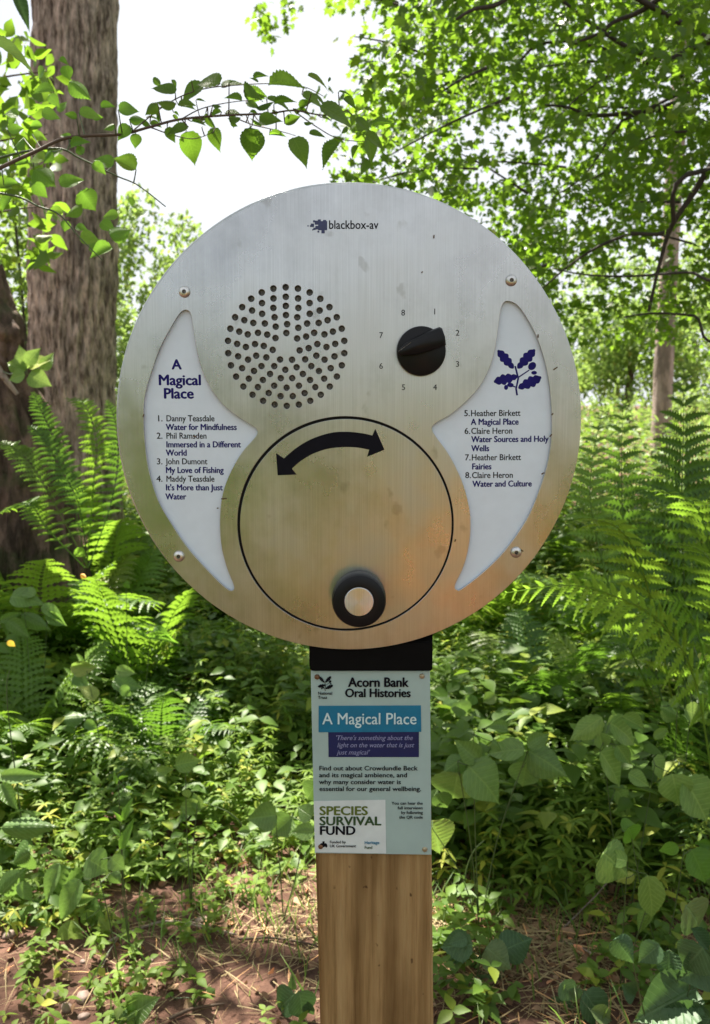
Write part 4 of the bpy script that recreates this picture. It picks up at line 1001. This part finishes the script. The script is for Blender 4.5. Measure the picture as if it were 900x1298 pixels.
for i, P_ in enumerate(([(110, 720), (90, 620), (70, 560), (52, 520), (42, 498)], [(110, 720), (118, 620), (122, 560), (108, 515), (84, 505)], [(112, 720), (70, 640), (40, 590), (18, 568), (2, 560)],
                        [(112, 720), (140, 640), (150, 580), (146, 535), (136, 508)], [(108, 720), (60, 670), (40, 640), (20, 640), (0, 650)], [(112, 720), (100, 640), (80, 600), (55, 556), (38, 540)])):
    hero(lf, [W(x, y, 3.05 - .05 * (i % 3)) for x, y in P_], .058, 26, 'lance', ('fern_dark', 'fern', 'fern_dark')[i % 3], 20 + i, Vector((.9, .5, .2)), 6)

# ------------------------------------------------------------------ broad-leaved plants one can pick out
def plant(name, cat, label, L_, sc, ox, oy, h, vs, Yd=None, wmul=1.25, jit=.04, hub=None, facez=.7, mat='stem', dtip=.4):
    ys_ = [oy + q[k] / sc for q in L_ for k in (1, 3)]; xs_ = [ox + q[k] / sc for q in L_ for k in (0, 2)]
    if Yd is None: Yd = depth_at(sum(ys_) / len(ys_), h) * (.88 if h > .1 else 1)
    cx = sum(xs_) / len(xs_); g = Vector((W(cx, 900, Yd).x, Yd, gz(W(cx, 900, Yd).x, Yd)))
    t = empty(name, g, label, cat); hubs = [g]
    hb = hub or [(cx, (min(ys_) * .6 + max(ys_) * .4))]
    for (x, y) in hb:
        e = W(x, y, Yd); e.z = max(e.z, g.z + .02)
        q = [g, g.lerp(e, .5) + Vector((random.uniform(-.015, .015), 0, .01)), e]; tube_obj('stem', q, .0018, .0010, M[mat], t, 5, 4); hubs += smooth_path(q, 4)[3:]
    add_leaves(L_, sc, ox, oy, Yd, jit, t, g, vs, wmul, hubs, mat, facez, dtip)
    return t
plant('dogwood_seedling', 'plant', 'green plant with drooping pointed leaves right beside the information sign', [(100, 195, 80, 335, .8), (130, 175, 247, 264, .7), (320, 160, 305, 256, .95), (325, 130, 452, 190, .6), (315, 125, 187, 148, .5), (322, 120, 398, 80, .6), (165, 160, 90, 95, .7), (120, 150, 50, 180, .7),
      (20, 350, 48, 462, .9), (40, 260, 70, 325, .7), (10, 300, 35, 250, .8), (260, 60, 190, 50, .6), (210, 100, 250, 130, .6)], 2.5, 540, 900, .3, BRO, None, hub=[(580, 965), (668, 955), (600, 930), (548, 1050)])
plant('bramble_shoot', 'plant', 'low cluster of rounded leaves above the pointed-leaf plant right of the post', [(200, 720, 158, 752, .8), (270, 675, 275, 724, .9), (200, 800, 252, 765, .8), (80, 740, 100, 802, .8), (350, 742, 285, 718, .7), (130, 722, 108, 762, .8), (40, 780, 90, 740, .8), (300, 760, 350, 790, .7), (420, 700, 370, 720, .7), (560, 690, 520, 730, .8), (120, 790, 180, 800, .8)], 2.571, 550, 600, .3, BRO, 2.75, hub=[(620, 890), (650, 880)])
plant('bramble_shoot', 'plant', 'pale sunlit trifoliate leaves at the right edge above the dry grass', [(550, 70, 560, 132, 1.05), (550, 130, 645, 250, .7), (605, 110, 645, 170, .8), (720, 150, 770, 215, .8), (780, 200, 800, 305, .9), (818, 220, 905, 345, 1.0), (600, 250, 655, 305, .8), (640, 200, 712, 235, .7),
      (560, 22, 448, 76, .6), (580, 40, 698, 100, .7), (620, 20, 700, 60, .7), (720, 90, 775, 60, .6)], 2.5, 540, 900, .3, BPL, None, hub=[(765, 940), (830, 970)], wmul=1.0)
plant('bramble_cane', 'plant', 'arching yellow-green bramble cane with glossy leaves at the right', [(740, 760, 820, 790, .7), (815, 770, 905, 800, .55), (770, 760, 800, 735, .8), (600, 790, 560, 820, .5), (830, 690, 870, 650, .6), (860, 600, 900, 590, .5)], 2.571, 550, 600, .4, BPL, 2.2, hub=[(790, 912), (860, 870), (880, 820)])
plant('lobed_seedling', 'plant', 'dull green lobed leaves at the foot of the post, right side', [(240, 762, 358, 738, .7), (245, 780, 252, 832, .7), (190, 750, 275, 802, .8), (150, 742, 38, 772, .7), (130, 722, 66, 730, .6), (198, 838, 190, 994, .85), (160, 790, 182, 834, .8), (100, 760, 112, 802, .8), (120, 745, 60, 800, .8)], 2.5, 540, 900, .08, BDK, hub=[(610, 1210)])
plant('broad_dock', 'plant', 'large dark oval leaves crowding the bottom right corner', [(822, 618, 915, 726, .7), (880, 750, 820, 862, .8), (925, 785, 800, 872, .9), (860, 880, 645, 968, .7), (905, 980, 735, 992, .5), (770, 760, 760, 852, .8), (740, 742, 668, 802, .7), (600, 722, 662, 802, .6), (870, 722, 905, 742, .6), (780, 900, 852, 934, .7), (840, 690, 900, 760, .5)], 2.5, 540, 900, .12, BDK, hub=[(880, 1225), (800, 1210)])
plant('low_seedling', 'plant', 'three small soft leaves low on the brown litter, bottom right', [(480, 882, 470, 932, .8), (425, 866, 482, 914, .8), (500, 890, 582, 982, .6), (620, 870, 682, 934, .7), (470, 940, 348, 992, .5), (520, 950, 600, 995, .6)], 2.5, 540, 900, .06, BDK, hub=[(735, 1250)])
plant('iris_shoot', 'plant', 'pale folded strap leaf standing in the dry grass at the right', [(700, 520, 738, 702, .34), (712, 640, 685, 770, .26), (640, 480, 560, 470, .5), (560, 452, 655, 522, 1.0), (660, 520, 600, 540, .5)], 2.5, 540, 900, .12, BPL, hub=[(820, 1150), (795, 1100)])
plant('leafy_shoot', 'plant', 'bright green pointed leaves at the right edge beside the strap leaf', [(840, 440, 885, 532, .8), (900, 430, 850, 420, .6), (620, 380, 692, 368, .6), (640, 370, 680, 440, .7), (800, 430, 740, 460, .5), (870, 530, 905, 480, .6)], 2.5, 540, 900, .16, BRI, hub=[(868, 1070), (800, 1060)])
plant('ramsons_clump', 'plant', 'broad strap leaves fanning over the bare earth at the lower left', [(0, 200, 62, 262, .45), (80, 388, -10, 455, .55), (0, 502, 62, 433, .55), (0, 318, 152, 290, .3), (162, 415, 122, 512, .35), (192, 430, 124, 634, .30), (222, 460, 150, 562, .35), (0, 645, 133, 642, .42), (38, 682, 158, 706, .42), (130, 560, 58, 602, .5),
      (50, 470, 92, 522, .5), (0, 182, 132, 158, .25), (60, 640, 158, 690, .4), (20, 590, 70, 540, .5)], 2.143, 0, 900, .10, BRO, hub=[(30, 1160), (70, 1150), (10, 1110)], jit=.05)
plant('pale_seedling', 'plant', 'pair of pale soft leaves on the red earth beside the strap leaves', [(170, 580, 232, 632, .8), (272, 540, 218, 602, .8), (295, 600, 268, 562, .8), (235, 545, 262, 600, .6), (200, 520, 260, 510, .5)], 2.143, 0, 900, .05, BPL, hub=[(110, 1165)])
plant('violet_plant', 'plant', 'round soft leaf standing alone left of the bare earth', [(235, 402, 298, 442, 1.0), (300, 400, 342, 432, .8), (300, 442, 330, 470, .7)], 2.143, 0, 900, .12, BRO, hub=[(120, 1090)])
plant('heart_leaf_plant', 'plant', 'heart-shaped dusty green leaves low on the left of the information sign', [(752, 285, 672, 285, .9), (680, 330, 640, 332, .7), (795, 290, 735, 338, .9), (855, 330, 785, 332, .6), (862, 200, 815, 262, .6), (850, 290, 800, 270, .7), (710, 300, 745, 335, .8)], 2.143, 0, 900, .14, BRO, hub=[(350, 1045), (385, 1030)])
plant('yellowing_plant', 'plant', 'plant with pale yellowing leaves in the middle of the left bank', [(475, 150, 548, 142, .7), (490, 262, 560, 272, .6), (505, 215, 512, 245, .7), (430, 170, 478, 150, .5), (545, 270, 520, 230, .6)], 2.143, 0, 900, .2, BPL, hub=[(235, 980), (250, 1020)])
plant('nettle_seedling', 'plant', 'small toothed seedling at the bottom edge of the bare earth', [(345, 832, 428, 768, .6), (345, 832, 278, 842, .55), (345, 836, 395, 866, .6), (340, 830, 350, 790, .6), (340, 840, 300, 870, .6)], 2.143, 0, 900, .03, BRO, hub=[(161, 1288)])
plant('clover_seedling', 'plant', 'tiny round-leaved seedling on the bare earth near the bottom', [(560, 780, 580, 755, .9), (560, 785, 548, 805, .9), (470, 792, 442, 838, .7), (485, 790, 510, 800, .8), (455, 770, 470, 790, .8)], 2.143, 0, 900, .03, BRO, hub=[(262, 1268), (222, 1270)])
plant('thistle_seedling', 'plant', 'greyish lobed seedling against the foot of the post, left side', [(800, 770, 735, 842, .7), (812, 762, 832, 856, .7), (800, 760, 790, 720, .5), (830, 790, 850, 840, .6)], 2.143, 0, 900, .04, BDK, hub=[(372, 1262)])
plant('herb_shoot', 'plant', 'upright bright shoot with narrow whorled leaves on the left bank', [(335, 300, 350, 240, .25), (335, 302, 310, 270, .25), (340, 340, 355, 300, .35), (330, 380, 352, 306, .3), (330, 340, 300, 320, .3), (325, 190, 350, 175, .3), (320, 200, 305, 170, .3), (340, 210, 365, 220, .3)], 2.143, 0, 900, .25, BRI, hub=[(155, 1060), (150, 990)])
plant('nettle_plant', 'plant', 'nettle with horizontal leaves at the middle left edge', [(30, 352, 122, 352, .55), (60, 402, 148, 442, .4), (118, 378, 188, 412, .4), (20, 420, 90, 470, .5), (0, 482, 30, 520, .6), (100, 350, 40, 330, .5), (130, 400, 190, 440, .5), (0, 420, 60, 400, .4)], 2.25, 0, 600, .5, BRO, 3.0, hub=[(30, 760), (60, 775)])
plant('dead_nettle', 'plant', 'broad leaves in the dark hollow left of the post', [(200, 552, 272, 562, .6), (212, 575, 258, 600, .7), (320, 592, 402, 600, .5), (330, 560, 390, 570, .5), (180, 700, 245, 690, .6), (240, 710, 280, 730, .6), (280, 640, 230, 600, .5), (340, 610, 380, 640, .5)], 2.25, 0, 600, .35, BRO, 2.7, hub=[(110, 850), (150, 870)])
plant('lit_shoot', 'plant', 'shoot with one bright yellow-green leaf below the left rim', [(420, 472, 512, 486, .3), (418, 470, 380, 450, .35), (215, 215, 242, 242, .7), (355, 310, 372, 330, .6), (440, 440, 490, 460, .4)], 2.25, 0, 600, .5, BRI, 2.8, hub=[(190, 810), (160, 740)])
for px, py, w, c in ((15, 815, 14, 'YEL'),):
    pass
yl_ = empty('yellow_leaved_herb', G(12, 2.2), 'yellow leaves glowing at the far left edge below the nettle', 'plant')
tube_obj('stem', [G(12, 2.2), W(10, 900, 2.2), W(12, 850, 2.2)], .002, .001, M['stem'], yl_)
add_leaves([(10, 812, 18, 822, .7), (102, 728, 110, 732, .7)], 1, 0, 0, 2.2, .02, yl_, Vector(yl_.location), YEL, 1.0)

# ------------------------------------------------------------------ undergrowth that nobody could count
def dens_ok(x, y):
    px = 450 + FPX * x / y * .98
    if y < 1.2: return False
    edge = 2.06 + .30 * noise.noise((x * 1.6, 0, 2)) + (.25 if x > .1 else 0) - (.35 if px < 120 else 0)
    if px < 400 and y < edge + .05: return False
    if px >= 400 and y < edge + .15: return random.random() < .06
    return True
def shoots(n, ymin, ymax, hfun, tmpl, lsize, mat, name, label, whorl=3, spread=.9, gap=.045, lean=.25, thr=-.25):
    P, Dv, Nv, S, T = [], [], [], [], []
    SV, SF = [], []
    k = 0
    while k < n:
        y = ymin + (ymax - ymin) * random.random() ** 1.15; x = random.uniform(-1, 1) * (y * .47 + .35)
        if not dens_ok(x, y) or noise.noise((x * 1.9, y * 1.9, hash(name) % 7 * 0 + len(name))) < thr: continue
        k += 1
        h = hfun(x, y) * random.uniform(.55, 1.1); g = Vector((x, y, gz(x, y))); ln = Vector((random.gauss(0, lean), random.gauss(0, lean) - .1, 1)).normalized()
        a = random.uniform(0, 6.28); nl = max(2, int(h / gap)); tt = random.random()
        for j in range(nl):
            f = (j + 1) / nl
            p = g + ln * h * f; a += 1.57 if whorl == 2 else 1.1
            for w in range(whorl):
                b = a + w * 2 * math.pi / whorl
                d = Vector((math.cos(b), math.sin(b), random.uniform(-.35, .45)))
                P.append(tuple(p)); Dv.append(tuple(d)); Nv.append((random.gauss(0, .3), random.gauss(0, .3), 1)); S.append(lsize * random.uniform(.55, 1.15) * (1.1 - .45 * f)); T.append((tt + random.uniform(0, .15)) % 1)
        e = g + ln * h; wd = .0016
        o_ = len(SV); SV += [(g.x - wd, g.y, g.z), (g.x + wd, g.y, g.z), (e.x, e.y, e.z)]; SF.append((o_, o_ + 1, o_ + 2))
    m1 = scatter_mesh(name, tmpl[0], tmpl[1], np.array(P), frames(np.array(Dv), np.array(Nv)), np.array(S), np.array(T))
    o = link(name, m1, None, M[mat]); tag(o, label, 'undergrowth', kind='stuff')
    return o
hf1 = lambda x, y: max(.06, .08 + .25 * max(0, min(3.6, y - 2.1)) + .14 * noise.noise((x * 1.5, y * 1.5, 9)))
shoots(1900, 2.0, 8, lambda x, y: hf1(x, y) * 1.1, OVATE, .078, 'cover', 'nettle_cover', 'mid green nettles and herbs thick across the woodland floor', 2, gap=.05)
shoots(1700, 1.95, 6, hf1, LANCE, .052, 'cover_light', 'cleavers_cover', 'light green narrow-leaved cleavers scrambling through the undergrowth', 6, gap=.035, thr=-.1)
shoots(1100, 2.0, 5, lambda x, y: hf1(x, y) * .8, OVATE_LO, .046, 'cover_light', 'small_herb_cover', 'small light green herbs low in the undergrowth', 3, gap=.028, thr=-.1)
shoots(900, 2.3, 8, lambda x, y: hf1(x, y) * .95, OVATE, .105, 'cover', 'broad_herb_cover', 'broad green leaves scattered through the undergrowth', 2, gap=.07)

def margin(n, xr, yr, hr, lsz, mat, name, label, tmpl, whorl=2, seed=0):
    rr = random.Random(seed); P, Dv, Nv, S, T = [], [], [], [], []
    SVs = []
    for k in range(n):
        x, y = rr.uniform(*xr), rr.uniform(*yr)
        if noise.noise((x * 3.1, y * 3.1, seed)) < -.12: continue
        h = rr.uniform(*hr); g = Vector((x, y, gz(x, y))); ln = Vector((rr.gauss(0, .3), rr.gauss(0, .3), 1)).normalized(); a = rr.uniform(0, 6.28); tt = rr.random()
        for j in range(max(2, int(h / .035))):
            f = (j + 1) / max(2, int(h / .035)); a += 1.57
            for w in range(whorl):
                b = a + w * 6.283 / whorl; P.append(tuple(g + ln * h * f)); Dv.append((math.cos(b), math.sin(b), rr.uniform(-.3, .5))); Nv.append((rr.gauss(0, .3), rr.gauss(0, .3), 1)); S.append(lsz * rr.uniform(.5, 1.2)); T.append((tt + rr.uniform(0, .2)) % 1)
    o = link(name, scatter_mesh(name, tmpl[0], tmpl[1], np.array(P), frames(np.array(Dv), np.array(Nv)), np.array(S), np.array(T)), None, M[mat]); return tag(o, label, 'undergrowth', kind='stuff')
margin(380, (.18, 1.5), (2.15, 3.1), (.12, .42), .078, 'cover', 'bank_herb_cover', 'mixed green herbs crowding the bank right of the post', OVATE, 2, 3)
margin(300, (.18, 1.5), (2.0, 2.9), (.08, .30), .046, 'cover_light', 'fine_herb_cover', 'fine light herbs on the bank right of the post', LANCE, 5, 4)
margin(260, (.15, 1.1), (1.62, 2.15), (.03, .11), .038, 'cover', 'low_herb_cover', 'low creeping herbs in the litter right of the post', OVATE, 3, 5)
margin(150, (-1.4, -.80), (2.15, 2.7), (.06, .30), .06, 'cover', 'edge_herb_cover', 'leafy herbs at the left margin of the bare earth', OVATE, 2, 6)
margin(130, (-.75, -.1), (1.6, 2.2), (.02, .07), .030, 'cover_light', 'tiny_herb_cover', 'tiny seedlings dotted over the bare earth', OVATE, 3, 7)

def blades(n, region, L0, L1, mat, name, label, cat, flat_=0.0, wid=1.0, kmax=1):
    P, Dv, Nv, S = [], [], [], []
    while len(P) < n:
        x, y = region()
        if x is None: continue
        P.append((x, y, gz(x, y) + (.002 + random.random() * .012 if flat_ > .5 else -.002)))
        a = random.uniform(0, 6.28); Dv.append((math.cos(a) * (.45 + flat_ * 2), math.sin(a) * (.45 + flat_ * 2), 1 if flat_ < .5 else random.uniform(-.05, .12))); Nv.append((random.gauss(0, 1), random.gauss(0, 1), .3 + flat_ * 2)); S.append(random.uniform(L0, L1))
    tv = BLADE[0].copy(); tv[:, 0] *= wid * (.7 if flat_ > .5 else 1)
    if flat_ > .5: tv[:, 2] *= .3
    o = link(name, scatter_mesh(name, tv, BLADE[1], np.array(P), frames(np.array(Dv), np.array(Nv)), np.array(S)), None, M[mat]); tag(o, label, cat, kind='stuff'); return o
def reg(cx, cy, sx, sy):
    def f():
        x, y = random.gauss(cx, sx), random.gauss(cy, sy)
        return (x, y) if y > 1.35 else (None, None)
    return f
def reg_all():
    y = random.uniform(1.5, 4.0); x = random.uniform(-1, 1) * (y * .45 + .2)
    if noise.noise((x * 3, y * 3, 7)) < .0: return None, None
    if y < 2.25 and random.random() < (.93 if x < 0 else .8): return None, None
    return x, y
blades(3200, reg_all, .04, .12, 'grass', 'grass', 'thin green grass blades among the herbs', 'grass')
blades(300, reg(.42, 2.1, .22, .12), .05, .11, 'grass', 'grass_tuft', 'yellow-green grass tufts in the sun right of the post', 'grass')
blades(300, reg(-.22, 2.0, .16, .12), .03, .10, 'grass', 'grass_tuft', 'sparse grass on the bare earth left of the post', 'grass')
blades(3200, reg(.42, 1.95, .30, .19), .04, .12, 'straw', 'dry_grass', 'bleached dry grass and stalks on the ground right of the post', 'dry grass', 1.0, .9)
blades(650, reg(-.30, 1.88, .34, .18), .03, .11, 'straw', 'dry_stalks', 'dry stalks scattered on the red earth left of the post', 'dry grass', 1.0, .8)
P = np.array([(x, y, gz(x, y) + .004 + .01 * random.random()) for x, y in [(random.gauss(.45, .35), random.gauss(1.95, .25)) for _ in range(900)] + [(random.uniform(-1, 1), random.uniform(1.5, 3)) for _ in range(1100)] if y > 1.35])
o = leaf_cloud('leaf_litter', P, .024, OVATE, M['dead_leaf'], None, 2.2, .7); tag(o, 'small brown dead leaves and bits littering the ground', 'leaf litter')

# pebbles, twigs and a stone on the earth
def stone(name, px, py, w, mat, label, cat, group=None, h=.02, squash=.5, seed=0):
    Yd = depth_at(py, .01); s = w / FPX * Yd * 1.05 / 2; import bmesh
    bm = bmesh.new(); bmesh.ops.create_icosphere(bm, subdivisions=3, radius=1)
    for v in bm.verts:
        k = 1 + .22 * noise.noise(v.co * 1.3 + Vector((seed * 5.3, 0, 0))) + .05 * noise.noise(v.co * 5)
        v.co = Vector((v.co.x * k, v.co.y * k * .75, v.co.z * k * squash)) * s
    me = bpy.data.meshes.new(name); bm.to_mesh(me); bm.free(); me.shade_smooth(); me.materials.append(M[mat])
    o = bpy.data.objects.new(name, me); COL.objects.link(o); x = W(px, py, Yd).x; o.location = (x, Yd, gz(x, Yd) + s * squash * .35); o.rotation_euler = (0, 0, seed * 1.7)
    return tag(o, label, cat, group)
PB = [(66, 1260, 26, 'largest oval pebble on the bare earth at the lower left'), (105, 1265, 24, 'flat pinkish pebble right of the largest one'), (106, 1288, 16, 'small pale pebble at the bottom edge, lower left'), (84, 1278, 18, 'brownish pebble between the flat one and the largest one'),
      (256, 1168, 17, 'tan pebble lying under the crossing twigs'), (105, 1220, 9, 'tiny pale pebble beside the seedling'), (12, 1182, 20, 'pebble half under the strap leaves at the left edge'), (275, 1162, 9, 'tiny pebble right of the tan one'), (190, 1222, 12, 'small pale pebble beside the little seedling')]
for i, (x, y, w, lb) in enumerate(PB): stone('pebble', x, y, w, 'pebble', lb, 'pebble', 'pebbles on the bare earth', seed=i)
stone('grey_rock', 372, 953, 40, 'stone', 'grey rounded rock half hidden in the herbs left of the sign', 'rock', seed=20, squash=.6)
P = []
mb = MB()
for k in range(1500):       # crumbs of soil and gravel
    y = random.uniform(1.45, 3.0); x = random.uniform(-1, 1) * (y * .45); s = random.uniform(.002, .007) * (1.6 if random.random() < .08 else 1); g = gz(x, y)
    v = [(x + s * random.uniform(.6, 1.2), y, g), (x - s, y + s * .5, g), (x, y - s * random.uniform(.6, 1.2), g), (x, y + s, g + s * .2), (x + s * .1, y, g + s * random.uniform(.6, 1.1))]
    mb.add(v, [(0, 3, 4), (3, 1, 4), (1, 2, 4), (2, 0, 4)])
o = link('soil_crumbs', mb.mesh('soil_crumbs'), None, M['earth']); tag(o, 'loose crumbs of red soil on the bare earth', 'soil', kind='stuff')
TW = [([(130, 1205), (160, 1190), (210, 1172), (255, 1180), (300, 1192)], .0035, 'long thin twig curving across the bare earth'), ([(300, 1198), (350, 1200), (402, 1207)], .0030, 'straight reddish twig running to the post'),
      ([(205, 1172), (250, 1175), (285, 1190)], .0022, 'short twig crossing the long curved one'), ([(700, 1198), (730, 1208), (752, 1218)], .003, 'pale stick in the litter right of the post'), ([(215, 1300), (245, 1288), (285, 1280)], .004, 'rough brown stick at the bottom edge'),
      ([(125, 1240), (140, 1210), (150, 1195)], .0018, 'fine pale twig above the pebbles'), ([(850, 1120), (820, 1160), (800, 1200)], .0025, 'leaning stalk at the right among the dry grass'), ([(300, 965), (330, 975), (350, 990)], .003, 'pale stick lying in the herbs left of the sign')]
for P_, r, lb in TW:
    q = []
    for x, y in P_:
        Yd = depth_at(y, .008); p = W(x, y, Yd); p.z = gz(p.x, Yd) + r + .004; q.append(p)
    o = tube_obj('twig', q, r, r * .6, M['twig' if 'brown' in lb or 'reddish' in lb else 'bark_pale'], None, 6, 5, .3); tag(o, lb, 'twig', 'twigs on the ground')
# tall bent grass stalks
st = empty('grass_stalks', G(620, 1.95), 'bent dry grass stalks rising right of the post', 'grass')
for P_ in ([(585, 1170), (590, 1110), (600, 1080), (614, 1065)], [(620, 1120), (638, 1080), (644, 1030), (648, 1010)], [(310, 1090), (308, 1050), (290, 1030), (260, 1018)], [(700, 1190), (760, 1130), (790, 1090)]):
    Yd = depth_at(P_[0][1]); tube_obj('stalk', [W(x, y, Yd) for x, y in P_], .0022, .0012, M['bark_pale' if P_[0][0] > 650 else 'stem'], st, 5)
